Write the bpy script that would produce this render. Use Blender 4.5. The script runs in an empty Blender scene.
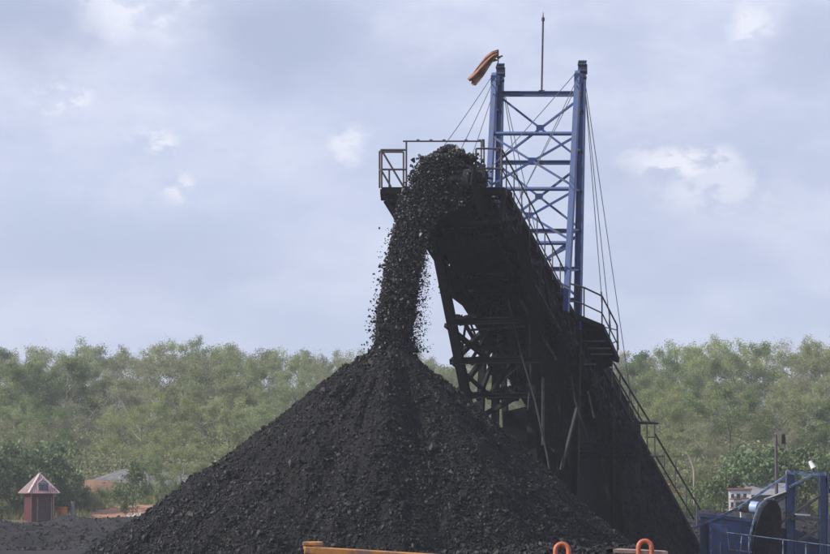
import bpy, math, random
import numpy as np
from mathutils import Vector, noise as mnoise
random.seed(7)
R = math.radians
sc = bpy.context.scene
col = sc.collection

# ------------------------------------------------------------------ camera
F = 2040.0                      # focal length in pixels of an 830 px wide frame
HOR = 480.0                     # horizon row
CX, CY = 415.0, 277.0
CAMZ = 3.0
TH = math.atan((HOR - CY) / F)
cam_d = bpy.data.cameras.new('camera')
cam_d.lens = 36.0 * F / 830.0
cam_d.sensor_width = 36.0
cam_d.clip_start = 0.5
cam_d.clip_end = 6000
cam = bpy.data.objects.new('camera', cam_d)
cam.location = (0, 0, CAMZ)
cam.rotation_euler = (math.pi / 2 + TH, 0, 0)
col.objects.link(cam)
sc.camera = cam

def at(px, py, Y):
    a = (px - CX) / F
    b = (CY - py) / F
    d = Vector((a, math.cos(TH) - b * math.sin(TH), math.sin(TH) + b * math.cos(TH)))
    return Vector((0, 0, CAMZ)) + d * (Y / d.y)

def proj(p):
    x, y, z = p[0], p[1], p[2] - CAMZ
    f = y * math.cos(TH) + z * math.sin(TH)
    u = -y * math.sin(TH) + z * math.cos(TH)
    return CX + F * x / f, CY - F * u / f

# ------------------------------------------------------------------ light
SUN = Vector((-0.94, -0.15, 0.74)).normalized()
sun_d = bpy.data.lights.new('sun', 'SUN')
sun_d.energy = 4.7
sun_d.angle = R(0.6)
sun_d.color = (1.0, 0.955, 0.88)
sun = bpy.data.objects.new('sun', sun_d)
sun.rotation_euler = SUN.to_track_quat('Z', 'Y').to_euler()
sun.location = SUN * 80
col.objects.link(sun)

sc.view_settings.view_transform = 'Standard'
sc.view_settings.look = 'None'
sc.view_settings.gamma = 1.0
sc.view_settings.exposure = 0.35
sc.view_settings.use_curve_mapping = False
sc.cycles.max_bounces = 6
sc.cycles.volume_bounces = 0
sc.cycles.use_denoising = True

# ------------------------------------------------------------------ sky
world = bpy.data.worlds.new('World')
sc.world = world
world.use_nodes = True
wn, wl = world.node_tree.nodes, world.node_tree.links
wn.clear()
def N(nodes, t, **kw):
    n = nodes.new(t)
    for k, v in kw.items():
        setattr(n, k, v)
    return n
def link(links, a, b): links.new(a, b)
def mth(nodes, links, op, a, b=None, clamp=False):
    n = nodes.new('ShaderNodeMath'); n.operation = op; n.use_clamp = clamp
    for i, v in enumerate((a, b)):
        if v is None: continue
        if isinstance(v, (int, float)): n.inputs[i].default_value = v
        else: links.new(v, n.inputs[i])
    return n.outputs[0]
def mixc(nodes, links, fac, a, b, blend='MIX'):
    n = nodes.new('ShaderNodeMix'); n.data_type = 'RGBA'; n.blend_type = blend
    for s, v in ((0, fac), (6, a), (7, b)):
        if isinstance(v, (int, float)): n.inputs[s].default_value = v
        elif isinstance(v, tuple): n.inputs[s].default_value = (*v, 1) if len(v) == 3 else v
        else: links.new(v, n.inputs[s])
    return n.outputs[2]
def ramp(nodes, links, x, lo, hi, a=0.0, b=1.0):
    n = nodes.new('ShaderNodeMapRange'); n.interpolation_type = 'SMOOTHSTEP'
    links.new(x, n.inputs[0])
    for i, v in enumerate((lo, hi, a, b)): n.inputs[i + 1].default_value = v
    return n.outputs[0]

tc = N(wn, 'ShaderNodeTexCoord')
sky = N(wn, 'ShaderNodeTexSky', sky_type='NISHITA')
sky.sun_disc = False
sky.sun_elevation = math.asin(SUN.z)
sky.sun_rotation = math.atan2(SUN.x, SUN.y)
sky.air_density = 1.2; sky.dust_density = 2.0; sky.ozone_density = 1.5
d0 = tc.outputs['Generated']
def wnoise(scale, detail, rough=0.55, off=(0, 0, 0), stretch=(1, 1, 1), vec=None):
    mp = N(wn, 'ShaderNodeMapping'); mp.inputs['Scale'].default_value = stretch; mp.inputs['Location'].default_value = off
    wl.new(vec or d0, mp.inputs['Vector'])
    n = N(wn, 'ShaderNodeTexNoise'); n.inputs['Scale'].default_value = scale
    n.inputs['Detail'].default_value = detail; n.inputs['Roughness'].default_value = rough
    wl.new(mp.outputs[0], n.inputs['Vector'])
    return n
# a bent direction gives every cloud a ragged edge
wob = wnoise(14, 5, 0.6)
wv = N(wn, 'ShaderNodeVectorMath', operation='MULTIPLY_ADD')
wl.new(wob.outputs['Color'], wv.inputs[0]); wv.inputs[1].default_value = (0.055, 0.055, 0.04)
wv2 = N(wn, 'ShaderNodeVectorMath', operation='ADD'); wl.new(d0, wv2.inputs[0]); wv2.inputs[1].default_value = (-0.0275, -0.0275, -0.02)
wl.new(wv2.outputs[0], wv.inputs[2])
bent = wv.outputs[0]
broad = wnoise(9, 6, 0.5, (1.3, 0.2, 0.6), (1, 1, 2.6))
fine = wnoise(42, 8, 0.62, (0.4, 0.9, 0.1), (1, 1, 1.7))
midn = wnoise(19, 7, 0.58, (2.1, 0.4, 3.3), (1, 1, 2.2), )
def blob(px, py, rx, ry):
    d = (at(px, py, 100) - Vector((0, 0, CAMZ))).normalized()
    s = N(wn, 'ShaderNodeVectorMath', operation='SUBTRACT'); wl.new(bent, s.inputs[0]); s.inputs[1].default_value = d
    m = N(wn, 'ShaderNodeVectorMath', operation='MULTIPLY'); wl.new(s.outputs[0], m.inputs[0]); m.inputs[1].default_value = (F / rx, 2.0, F / ry)
    l = N(wn, 'ShaderNodeVectorMath', operation='LENGTH'); wl.new(m.outputs[0], l.inputs[0])
    return ramp(wn, wl, l.outputs['Value'], 1.15, 0.25)
def total(blobs):
    o = None
    for (px, py, rx, ry, k) in blobs:
        v = mth(wn, wl, 'MULTIPLY', blob(px, py, rx, ry), k)
        o = v if o is None else mth(wn, wl, 'MAXIMUM', o, v)
    return o
sepw = N(wn, 'ShaderNodeSeparateXYZ'); wl.new(d0, sepw.inputs[0])
grad = ramp(wn, wl, sepw.outputs['Z'], 0.04, 0.26)
S = 8.35
c_low = tuple(v * S for v in (0.535, 0.61, 0.83))
c_high = tuple(v * S for v in (0.61, 0.66, 0.86))
veil = mixc(wn, wl, grad, c_low, c_high)
base = mixc(wn, wl, 0.84, sky.outputs[0], veil)
pale = ramp(wn, wl, broad.outputs[0], 0.42, 0.68, 0.0, 0.55)
base = mixc(wn, wl, pale, base, tuple(v * S for v in (0.70, 0.74, 0.91)))
base = mixc(wn, wl, mth(wn, wl, 'MULTIPLY', ramp(wn, wl, midn.outputs[0], 0.50, 0.72, 0.0, 0.45), ramp(wn, wl, sepw.outputs['Z'], 0.09, 0.2, 0.35, 1.0)), base, tuple(v * S for v in (0.76, 0.80, 0.95)))
base = mixc(wn, wl, mth(wn, wl, 'MULTIPLY', ramp(wn, wl, midn.outputs[0], 0.50, 0.30, 0.0, 0.38), ramp(wn, wl, sepw.outputs['Z'], 0.09, 0.2, 0.35, 1.0)), base, tuple(v * S for v in (0.44, 0.50, 0.70)))
dark = total([(25, 25, 120, 52, 0.8), (285, 38, 130, 62, 0.85), (390, 70, 120, 45, 0.45), (120, 255, 260, 60, 0.40),
              (700, 170, 190, 85, 0.38), (815, 62, 60, 60, 0.5), (600, 60, 110, 60, 0.25), (640, 255, 240, 45, 0.28)])
darkn = mth(wn, wl, 'MULTIPLY', dark, ramp(wn, wl, broad.outputs[0], 0.25, 0.6, 0.6, 1.0))
base = mixc(wn, wl, darkn, base, tuple(v * S for v in (0.40, 0.46, 0.63)))
soft = total([(230, 150, 170, 60, 0.3), (640, 110, 150, 60, 0.35), (760, 200, 120, 40, 0.35), (60, 60, 120, 40, 0.3), (470, 250, 260, 40, 0.2), (150, 14, 55, 34, 0.9), (500, 20, 150, 45, 0.35), (560, 100, 90, 60, 0.4), (90, 120, 90, 45, 0.4), (150, 180, 110, 40, 0.35),
              (352, 158, 28, 24, 0.8), (690, 182, 80, 34, 0.45), (705, 112, 30, 20, 0.4), (760, 30, 34, 26, 0.6), (300, 285, 70, 26, 0.28), (425, 35, 60, 45, 0.35)])
softn = mth(wn, wl, 'MULTIPLY', soft, ramp(wn, wl, fine.outputs[0], 0.30, 0.62, 0.25, 1.0))
base = mixc(wn, wl, softn, base, tuple(v * S for v in (0.75, 0.79, 0.93)))
puff = total([(62, 97, 32, 18, 0.9), (140, 141, 26, 16, 0.8), (158, 183, 22, 20, 0.7), (672, 165, 64, 18, 0.85), (700, 190, 70, 30, 0.35), (752, 28, 28, 32, 0.7), (145, 10, 60, 34, 0.6), (350, 153, 28, 24, 0.55)])
puffn = mth(wn, wl, 'MULTIPLY', puff, ramp(wn, wl, fine.outputs[0], 0.42, 0.54, 0.0, 1.0))
base = mixc(wn, wl, puffn, base, tuple(v * S for v in (0.84, 0.86, 0.96)))
bg = N(wn, 'ShaderNodeBackground'); bg.inputs['Strength'].default_value = 0.1
wl.new(base, bg.inputs['Color'])
wo = N(wn, 'ShaderNodeOutputWorld'); wl.new(bg.outputs[0], wo.inputs['Surface'])

# ------------------------------------------------------------------ materials
def mat(name, c1, c2=None, rough=0.7, metal=0.0, scale=4.0, lo=0.35, hi=0.65, bump=0.0, bscale=30.0,
        dirt=None, dirt_amt=0.0, dscale=2.0, spec=0.5, rand=0.0, stretch=(1, 1, 1)):
    m = bpy.data.materials.new(name); m.use_nodes = True
    n, l = m.node_tree.nodes, m.node_tree.links
    b = n['Principled BSDF']
    b.inputs['Roughness'].default_value = rough
    b.inputs['Metallic'].default_value = metal
    b.inputs['Specular IOR Level'].default_value = spec
    t = N(n, 'ShaderNodeTexCoord')
    mp = N(n, 'ShaderNodeMapping'); mp.inputs['Scale'].default_value = stretch; l.new(t.outputs['Object'], mp.inputs[0])
    def nz(s, d=6, off=0.0):
        x = N(n, 'ShaderNodeTexNoise'); x.inputs['Scale'].default_value = s; x.inputs['Detail'].default_value = d
        x.inputs['Roughness'].default_value = 0.62
        l.new(mp.outputs[0], x.inputs['Vector'])
        return x.outputs[0]
    c = mixc(n, l, ramp(n, l, nz(scale), lo, hi), c1, c2 or tuple(v * 0.7 for v in c1))
    if dirt:
        c = mixc(n, l, ramp(n, l, nz(dscale, 8), 0.62 - 0.3 * dirt_amt, 0.72 - 0.2 * dirt_amt), c, dirt)
    if rand:
        oi = N(n, 'ShaderNodeObjectInfo')
        hs = N(n, 'ShaderNodeHueSaturation')
        l.new(mth(n, l, 'MULTIPLY_ADD', oi.outputs['Random'], 1.0), hs.inputs['Value']) if False else None
        v = N(n, 'ShaderNodeMapRange'); l.new(oi.outputs['Random'], v.inputs[0]); v.inputs[3].default_value = 1 - rand; v.inputs[4].default_value = 1 + rand
        l.new(v.outputs[0], hs.inputs['Value'])
        h = N(n, 'ShaderNodeMapRange'); 
        fr = mth(n, l, 'FRACT', mth(n, l, 'MULTIPLY', oi.outputs['Random'], 7.31))
        l.new(fr, h.inputs[0]); h.inputs[3].default_value = 0.485; h.inputs[4].default_value = 0.512
        l.new(h.outputs[0], hs.inputs['Hue'])
        l.new(c, hs.inputs['Color']); c = hs.outputs[0]
    l.new(c, b.inputs['Base Color'])
    if bump:
        bp = N(n, 'ShaderNodeBump'); bp.inputs['Strength'].default_value = bump; bp.inputs['Distance'].default_value = 0.03
        l.new(nz(bscale, 8), bp.inputs['Height']); l.new(bp.outputs[0], b.inputs['Normal'])
    return m

def leafmat(name, c1, c2, rand=0.28, trans=0.42, scale=0.9):
    m = mat(name, c1, c2, rough=0.6, scale=scale, rand=rand, spec=0.3)
    n, l = m.node_tree.nodes, m.node_tree.links
    b = n['Principled BSDF']; out = n['Material Output']
    src = b.inputs['Base Color'].links[0].from_socket
    tr = N(n, 'ShaderNodeBsdfTranslucent'); l.new(src, tr.inputs[0])
    mx = N(n, 'ShaderNodeMixShader'); mx.inputs[0].default_value = trans
    l.new(b.outputs[0], mx.inputs[1]); l.new(tr.outputs[0], mx.inputs[2]); l.new(mx.outputs[0], out.inputs[0])
    return m

M = {}
M['coal'] = mat('coal_fines', (0.0082, 0.008, 0.0088), (0.0045, 0.0045, 0.005), rough=0.85, scale=1.3, bump=0.9, bscale=16, spec=0.2)
M['spill'] = mat('rust_stained_spillage', (0.010, 0.0085, 0.008), (0.005, 0.005, 0.0055), rough=0.9, scale=1.2, bump=0.8, bscale=12, spec=0.15)
M['lump'] = mat('coal_lumps', (0.0105, 0.0103, 0.0112), (0.0038, 0.0038, 0.0044), rough=0.62, scale=7, lo=0.3, hi=0.7, spec=0.28)
M['lump2'] = mat('falling_coal', (0.017, 0.017, 0.0185), (0.006, 0.006, 0.007), rough=0.5, scale=6, lo=0.3, hi=0.7, spec=0.4)
M['blue'] = mat('blue_paint', (0.020, 0.056, 0.20), (0.030, 0.068, 0.195), rough=0.5, scale=3, dirt=(0.08, 0.07, 0.08), dirt_amt=0.35, dscale=5, bump=0.15, bscale=9)
M['navy'] = mat('navy_paint', (0.026, 0.062, 0.19), (0.034, 0.068, 0.17), rough=0.5, scale=3, dirt=(0.05, 0.04, 0.04), dirt_amt=0.45, dscale=5, bump=0.2, bscale=9)
M['steel'] = mat('coal_dusted_steel', (0.0055, 0.0058, 0.0075), (0.0035, 0.0035, 0.0045), rough=0.85, spec=0.2, scale=3, dirt=(0.018, 0.013, 0.011), dirt_amt=0.35, dscale=4, bump=0.4, bscale=14)
M['greysteel'] = mat('worn_grey_steel', (0.055, 0.055, 0.06), (0.03, 0.03, 0.033), rough=0.6, scale=6, dirt=(0.07, 0.04, 0.03), dirt_amt=0.3, dscale=7)
M['palesteel'] = mat('rusty_prop_steel', (0.042, 0.040, 0.044), (0.022, 0.020, 0.021), rough=0.8, scale=6, spec=0.2)
M['rail'] = mat('grimy_rail_paint', (0.055, 0.05, 0.06), (0.085, 0.06, 0.055), rough=0.6, scale=8)
M['cable'] = mat('steel_cable', (0.13, 0.13, 0.15), (0.08, 0.08, 0.09), rough=0.5, scale=8)
M['belt'] = mat('black_rubber', (0.018, 0.018, 0.019), (0.012, 0.012, 0.012), rough=0.8, scale=3, bump=0.3)
M['orange'] = mat('orange_paint', (0.50, 0.22, 0.05), (0.40, 0.16, 0.045), rough=0.55, scale=3, dirt=(0.20, 0.12, 0.08), dirt_amt=0.5, dscale=7, bump=0.1)
M['ringpaint'] = mat('rusty_orange_ring', (0.50, 0.12, 0.045), (0.34, 0.09, 0.045), rough=0.5, scale=14, dirt=(0.16, 0.06, 0.04), dirt_amt=0.3, dscale=18, bump=0.3, bscale=40)
M['palerim'] = mat('worn_pale_rim', (0.33, 0.22, 0.18), (0.22, 0.15, 0.13), rough=0.6, scale=9)
M['cloth'] = mat('faded_orange_cloth', (0.30, 0.135, 0.08), (0.17, 0.08, 0.055), rough=0.9, scale=4, lo=0.4, hi=0.6, bump=0.5, bscale=9)
M['hutwall'] = mat('maroon_sheet', (0.17, 0.030, 0.035), (0.10, 0.025, 0.03), rough=0.6, scale=4)
M['hutroof'] = mat('red_roof_sheet', (0.33, 0.10, 0.10), (0.42, 0.22, 0.21), rough=0.55, scale=3)
M['hutridge'] = mat('pale_ridge_cap', (0.50, 0.42, 0.42), (0.38, 0.28, 0.28), rough=0.6)
M['hutgrey'] = mat('grey_louvre', (0.22, 0.23, 0.26), (0.15, 0.15, 0.17), rough=0.6)
M['hutdark'] = mat('dark_doorway', (0.05, 0.02, 0.022), (0.03, 0.015, 0.015), rough=0.7)
M['bark'] = mat('grey_bark', (0.16, 0.14, 0.12), (0.09, 0.08, 0.07), rough=0.9, scale=5, rand=0.2)
M['palebark'] = mat('pale_bark', (0.30, 0.28, 0.21), (0.20, 0.19, 0.14), rough=0.9, scale=4, rand=0.15)
M['leaf_olive'] = leafmat('olive_leaves', (0.275, 0.31, 0.145), (0.17, 0.20, 0.088))
M['leaf_green'] = leafmat('mid_green_leaves', (0.165, 0.225, 0.085), (0.09, 0.135, 0.05))
M['leaf_yellow'] = leafmat('yellow_green_leaves', (0.30, 0.34, 0.13), (0.20, 0.24, 0.09), rand=0.12)
M['leaf_grey'] = leafmat('grey_green_leaves', (0.29, 0.295, 0.17), (0.19, 0.20, 0.11), rand=0.12)
M['leaf_dark'] = leafmat('dark_broad_leaves', (0.15, 0.205, 0.085), (0.075, 0.115, 0.045), rand=0.1, trans=0.25)
M['leaf_red'] = leafmat('rusty_leaves', (0.42, 0.15, 0.05), (0.30, 0.10, 0.04), rand=0.1)
M['grass'] = leafmat('dry_grass', (0.20, 0.21, 0.085), (0.12, 0.145, 0.05), rand=0.0, scale=0.4)
M['white'] = mat('white_plaster', (0.74, 0.72, 0.70), (0.62, 0.60, 0.58), rough=0.8, scale=2, dirt=(0.4, 0.33, 0.28), dirt_amt=0.15)
M['glass'] = mat('dark_window_glass', (0.03, 0.035, 0.04), (0.05, 0.055, 0.06), rough=0.2)
M['redtrim'] = mat('rust_red_trim', (0.26, 0.10, 0.07), (0.17, 0.08, 0.06), rough=0.7)
M['greyroof'] = mat('grey_sheet_roof', (0.22, 0.22, 0.24), (0.16, 0.16, 0.17), rough=0.6)
M['tank'] = mat('pale_blue_tank', (0.26, 0.35, 0.48), (0.18, 0.25, 0.37), rough=0.5)
M['paleblue'] = mat('faded_blue_rail', (0.17, 0.24, 0.36), (0.10, 0.14, 0.22), rough=0.6, scale=6, dirt=(0.06, 0.05, 0.05), dirt_amt=0.4, dscale=6)
M['concrete'] = mat('weathered_concrete', (0.42, 0.41, 0.39), (0.30, 0.29, 0.28), rough=0.9, scale=3)
M['lampwhite'] = mat('white_enamel', (0.78, 0.78, 0.76), (0.68, 0.68, 0.66), rough=0.4)
M['orangesign'] = mat('orange_drum_paint', (0.55, 0.19, 0.04), (0.42, 0.14, 0.04), rough=0.7)
M['pulley'] = mat('worn_pulley_steel', (0.09, 0.075, 0.08), (0.04, 0.035, 0.035), rough=0.5, scale=6)

# ------------------------------------------------------------------ helpers
def tag(o, label=None, cat=None, group=None, kind=None):
    if label: o['label'] = label
    if cat: o['category'] = cat
    if group: o['group'] = group
    if kind: o['kind'] = kind
    return o
def worldloc(o):
    p = Vector(o.location)
    while o.parent: o = o.parent; p = p + Vector(o.location)
    return p
def empty(name, loc, label=None, cat=None, group=None):
    o = bpy.data.objects.new(name, None); o.location = loc; o.empty_display_size = 0.3
    col.objects.link(o)
    return tag(o, label, cat, group)
def np_mesh(name, V, Fc, mats, smooth=False, mi=None):
    V = np.asarray(V, dtype=np.float32); Fc = np.asarray(Fc, dtype=np.int32)
    k = Fc.shape[1]
    me = bpy.data.meshes.new(name)
    me.vertices.add(len(V)); me.vertices.foreach_set('co', V.ravel())
    me.loops.add(Fc.size); me.loops.foreach_set('vertex_index', Fc.ravel())
    me.polygons.add(len(Fc)); me.polygons.foreach_set('loop_start', np.arange(0, Fc.size, k, dtype=np.int32))
    me.polygons.foreach_set('use_smooth', np.full(len(Fc), smooth))
    for m in mats: me.materials.append(m)
    if mi is not None: me.polygons.foreach_set('material_index', np.asarray(mi, dtype=np.int32))
    me.update(calc_edges=True)
    return me
def np_obj(name, V, Fc, m, parent=None, loc=(0, 0, 0), smooth=False):
    """V in world coordinates; the object's origin is its parent's, or loc."""
    base = worldloc(parent) if parent else Vector(loc)
    me = np_mesh(name, np.asarray(V) - np.array(base), Fc, [m], smooth)
    o = bpy.data.objects.new(name, me); col.objects.link(o)
    if parent: o.parent = parent
    else: o.location = loc
    return o

class MB:
    def __init__(s): s.v = []; s.f = []; s.sm = []
    def add(s, vs, fs, smooth=False):
        b = len(s.v); s.v += [Vector(p) for p in vs]
        for f in fs: s.f.append([b + i for i in f]); s.sm.append(smooth)
    def beam(s, p, q, w=0.1, h=None, up=(0, 0, 1), w2=None):
        p, q = Vector(p), Vector(q); h = h or w
        d = (q - p).normalized(); u = Vector(up)
        if abs(d.dot(u.normalized())) > 0.98: u = Vector((1, 0.2, 0))
        a = d.cross(u).normalized(); b = a.cross(d).normalized()
        k = (w2 or w) / w
        vs = [p + a * (x * w / 2) + b * (y * h / 2) for x, y in ((-1, -1), (1, -1), (1, 1), (-1, 1))] + \
             [q + a * (x * w * k / 2) + b * (y * h * k / 2) for x, y in ((-1, -1), (1, -1), (1, 1), (-1, 1))]
        s.add(vs, [(0, 1, 2, 3), (7, 6, 5, 4), (0, 4, 5, 1), (1, 5, 6, 2), (2, 6, 7, 3), (3, 7, 4, 0)])
        return s
    def ibeam(s, p, q, w, h, up=(0, 0, 1), t=0.025):
        p, q = Vector(p), Vector(q); d = (q - p).normalized(); u = Vector(up)
        if abs(d.dot(u.normalized())) > 0.98: u = Vector((0, 1, 0))
        a = d.cross(u).normalized(); b = a.cross(d).normalized()
        o = b * (h / 2 - t / 2)
        s.beam(p + o, q + o, w, t, up); s.beam(p - o, q - o, w, t, up)
        s.beam(p, q, t, h - 2 * t - 0.002, up)
        return s
    def tube(s, pts, r, n=8, r2=None, caps=True, smooth=True):
        pts = [Vector(p) for p in pts]; m = len(pts); vs = []; fs = []
        pa = None
        for i, p in enumerate(pts):
            d = (pts[min(i + 1, m - 1)] - pts[max(i - 1, 0)]).normalized()
            if pa is None:
                u = Vector((0, 0, 1)) if abs(d.z) < 0.9 else Vector((1, 0, 0))
                pa = d.cross(u).normalized()
            else:
                pa = (pa - d * pa.dot(d)).normalized()
            pb = d.cross(pa)
            rr = r[i] if isinstance(r, (list, tuple)) else (r + ((r2 - r) * i / (m - 1) if r2 is not None else 0))
            for k in range(n):
                t = 2 * math.pi * k / n
                vs.append(p + pa * (rr * math.cos(t)) + pb * (rr * math.sin(t)))
        for i in range(m - 1):
            for k in range(n):
                k2 = (k + 1) % n
                fs.append((i * n + k, i * n + k2, (i + 1) * n + k2, (i + 1) * n + k))
        s.add(vs, fs, smooth)
        if caps:
            s.add([vs[k] for k in range(n)], [tuple(range(n - 1, -1, -1))])
            s.add([vs[(m - 1) * n + k] for k in range(n)], [tuple(range(n))])
        return s
    def slab(s, pts, t, nrm=None):
        pts = [Vector(p) for p in pts]
        if nrm is None: nrm = (pts[1] - pts[0]).cross(pts[2] - pts[1]).normalized()
        nrm = Vector(nrm); n = len(pts)
        vs = [p + nrm * t / 2 for p in pts] + [p - nrm * t / 2 for p in pts]
        fs = [tuple(range(n)), tuple(range(2 * n - 1, n - 1, -1))] + [(i, i + n, (i + 1) % n + n, (i + 1) % n) for i in range(n)]
        s.add(vs, fs); return s
    def box(s, c, sx, sy, sz, ax=(1, 0, 0), ay=None):
        ax = Vector(ax).normalized(); ay = Vector(ay) if ay else Vector((-ax.y, ax.x, 0)); az = ax.cross(ay)
        c = Vector(c)
        s.beam(c - az * sz / 2, c + az * sz / 2, sy, sx, up=ax) if False else None
        vs = [c + ax * (x * sx / 2) + ay * (y * sy / 2) + az * (z * sz / 2) for z in (-1, 1) for x, y in ((-1, -1), (1, -1), (1, 1), (-1, 1))]
        s.add(vs, [(3, 2, 1, 0), (4, 5, 6, 7), (0, 1, 5, 4), (1, 2, 6, 5), (2, 3, 7, 6), (3, 0, 4, 7)])
        return s
    def build(s, name, m, parent=None, loc=None, bevel=0.0):
        if parent: base = worldloc(parent)
        elif loc is not None: base = Vector(loc)
        else: base = Vector((sum(v.x for v in s.v) / len(s.v), sum(v.y for v in s.v) / len(s.v), min(v.z for v in s.v)))
        me = bpy.data.meshes.new(name)
        me.from_pydata([tuple(v - base) for v in s.v], [], s.f)
        me.materials.append(m)
        me.polygons.foreach_set('use_smooth', s.sm)
        me.update()
        o = bpy.data.objects.new(name, me); col.objects.link(o)
        if parent: o.parent = parent
        else: o.location = base
        if bevel:
            b = o.modifiers.new('bevel', 'BEVEL'); b.width = bevel; b.segments = 2; b.limit_method = 'ANGLE'
        return o

# numpy value noise
def _hash(i, j, k, seed):
    h = (i * 374761393 + j * 668265263 + k * 2147483647 * 3 + seed * 974634777) & 0xffffffff
    h = ((h ^ (h >> 13)) * 1274126177) & 0xffffffff
    return ((h ^ (h >> 16)) & 0xffff) / 65535.0
def vnoise(x, y, z=None, seed=0):
    if z is None: z = np.zeros_like(x)
    xi, yi, zi = np.floor(x).astype(np.int64), np.floor(y).astype(np.int64), np.floor(z).astype(np.int64)
    fx, fy, fz = x - xi, y - yi, z - zi
    fx, fy, fz = (t * t * t * (t * (t * 6 - 15) + 10) for t in (fx, fy, fz))
    o = 0
    for a in (0, 1):
        for b in (0, 1):
            for c in (0, 1):
                o = o + _hash(xi + a, yi + b, zi + c, seed) * (fx if a else 1 - fx) * (fy if b else 1 - fy) * (fz if c else 1 - fz)
    return o * 2 - 1
def fbm(x, y, z=None, oct=5, seed=0, gain=0.5):
    o = 0; a = 1; f = 1
    for i in range(oct):
        o = o + a * vnoise(x * f, y * f, None if z is None else z * f, seed + i * 17); a *= gain; f *= 2.03
    return o
def sstep(a, b, x):
    t = np.clip((x - a) / (b - a), 0, 1); return t * t * (3 - 2 * t)

OCT_V = np.array([(1, 0, 0), (-1, 0, 0), (0, 1, 0), (0, -1, 0), (0, 0, 1), (0, 0, -1)], float)
OCT_F = np.array([(0, 2, 4), (2, 1, 4), (1, 3, 4), (3, 0, 4), (2, 0, 5), (1, 2, 5), (3, 1, 5), (0, 3, 5)])
g = (1 + 5 ** 0.5) / 2
ICO_V = np.array([(-1, g, 0), (1, g, 0), (-1, -g, 0), (1, -g, 0), (0, -1, g), (0, 1, g), (0, -1, -g), (0, 1, -g), (g, 0, -1), (g, 0, 1), (-g, 0, -1), (-g, 0, 1)]) / 1.9
ICO_F = np.array([(0, 11, 5), (0, 5, 1), (0, 1, 7), (0, 7, 10), (0, 10, 11), (1, 5, 9), (5, 11, 4), (11, 10, 2), (10, 7, 6), (7, 1, 8), (3, 9, 4), (3, 4, 2), (3, 2, 6), (3, 6, 8), (3, 8, 9), (4, 9, 5), (2, 4, 11), (6, 2, 10), (8, 6, 7), (9, 8, 1)])
CUB_V = np.array([(x, y, z) for x in (-.8, .8) for y in (-.8, .8) for z in (-.8, .8)])
CUB_F = np.array([(0, 1, 3), (0, 3, 2), (4, 6, 7), (4, 7, 5), (0, 4, 5), (0, 5, 1), (2, 3, 7), (2, 7, 6), (0, 2, 6), (0, 6, 4), (1, 5, 7), (1, 7, 3)])
def lumps(C, r, rng, tv=CUB_V, tf=CUB_F, jit=0.28, flat=0.45):
    n = len(C); k = len(tv)
    P = tv[None] + rng.normal(0, jit, (n, k, 3))
    P = P * rng.uniform(flat, 1.15, (n, 1, 3))
    q = rng.normal(size=(n, 4)); q /= np.linalg.norm(q, axis=1)[:, None]
    w, x, y, z = q.T
    Rm = np.stack([1 - 2 * (y * y + z * z), 2 * (x * y - z * w), 2 * (x * z + y * w), 2 * (x * y + z * w), 1 - 2 * (x * x + z * z), 2 * (y * z - x * w),
                   2 * (x * z - y * w), 2 * (y * z + x * w), 1 - 2 * (x * x + y * y)], 1).reshape(n, 3, 3)
    P = np.einsum('nij,nkj->nki', Rm, P) * np.asarray(r)[:, None, None] + np.asarray(C)[:, None, :]
    Fc = tf[None] + (np.arange(n) * k)[:, None, None]
    return P.reshape(-1, 3), Fc.reshape(-1, 3)

# ------------------------------------------------------------------ ground
def zground(x, y):
    x = np.asarray(x, float); y = np.asarray(y, float)
    yy = y + 0.02 * x
    z = np.interp(yy, [-400, 60, 95, 122, 130, 140, 152, 175, 200, 228, 260, 400, 3000], [0, 0, 0.15, 0.35, 0.55, 1.4, 3.0, 5.6, 7.9, 9.6, 10.2, 11, 14])
    # worked coal heaps along the back of the yard
    band = sstep(84, 92, y) * (1 - sstep(118, 126, y))
    hump = np.abs(fbm(x * 0.16, y * 0.13, oct=5, seed=3)) * 1.15 + 0.25 * fbm(x * 0.7, y * 0.5, oct=4, seed=9)
    z = z + band * np.clip(hump + 0.05, 0, 3) * 0.62 + band * 0.07 * fbm(x * 2.1, y * 1.6, oct=4, seed=19)
    z = z + 0.05 * fbm(x * 0.5, y * 0.5, oct=4, seed=5) + sstep(128, 150, y) * 0.5 * fbm(x * 0.06, y * 0.06, oct=3, seed=11)
    # grey spoil mound and brown bank among the bushes
    for (cx, cy, rr, h) in MOUNDS:
        z = z + h * np.exp(-(((x - cx) / rr[0]) ** 2 + ((y - cy) / rr[1]) ** 2))
    return z
p_gr, p_br, p_g2 = at(130, 462, 152), at(88, 475, 147), at(178, 472, 152)
MOUNDS = [(p_gr.x, 152, (2.6, 2.5), 1.1), (p_br.x, 147, (2.2, 2.5), 0.9), (p_g2.x, 152, (2.4, 3.0), 0.8)]

def gridmesh(name, xs, ys, zf, m):
    X, Y = np.meshgrid(xs, ys); Z = zf(X, Y)
    nx, ny = len(xs), len(ys)
    V = np.stack([X, Y, Z], -1).reshape(-1, 3)
    i = (np.arange(ny - 1)[:, None] * nx + np.arange(nx - 1)[None]).ravel()
    Fc = np.stack([i, i + 1, i + nx + 1, i + nx], 1)
    return np_obj(name, V, Fc, m, smooth=True)

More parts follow.
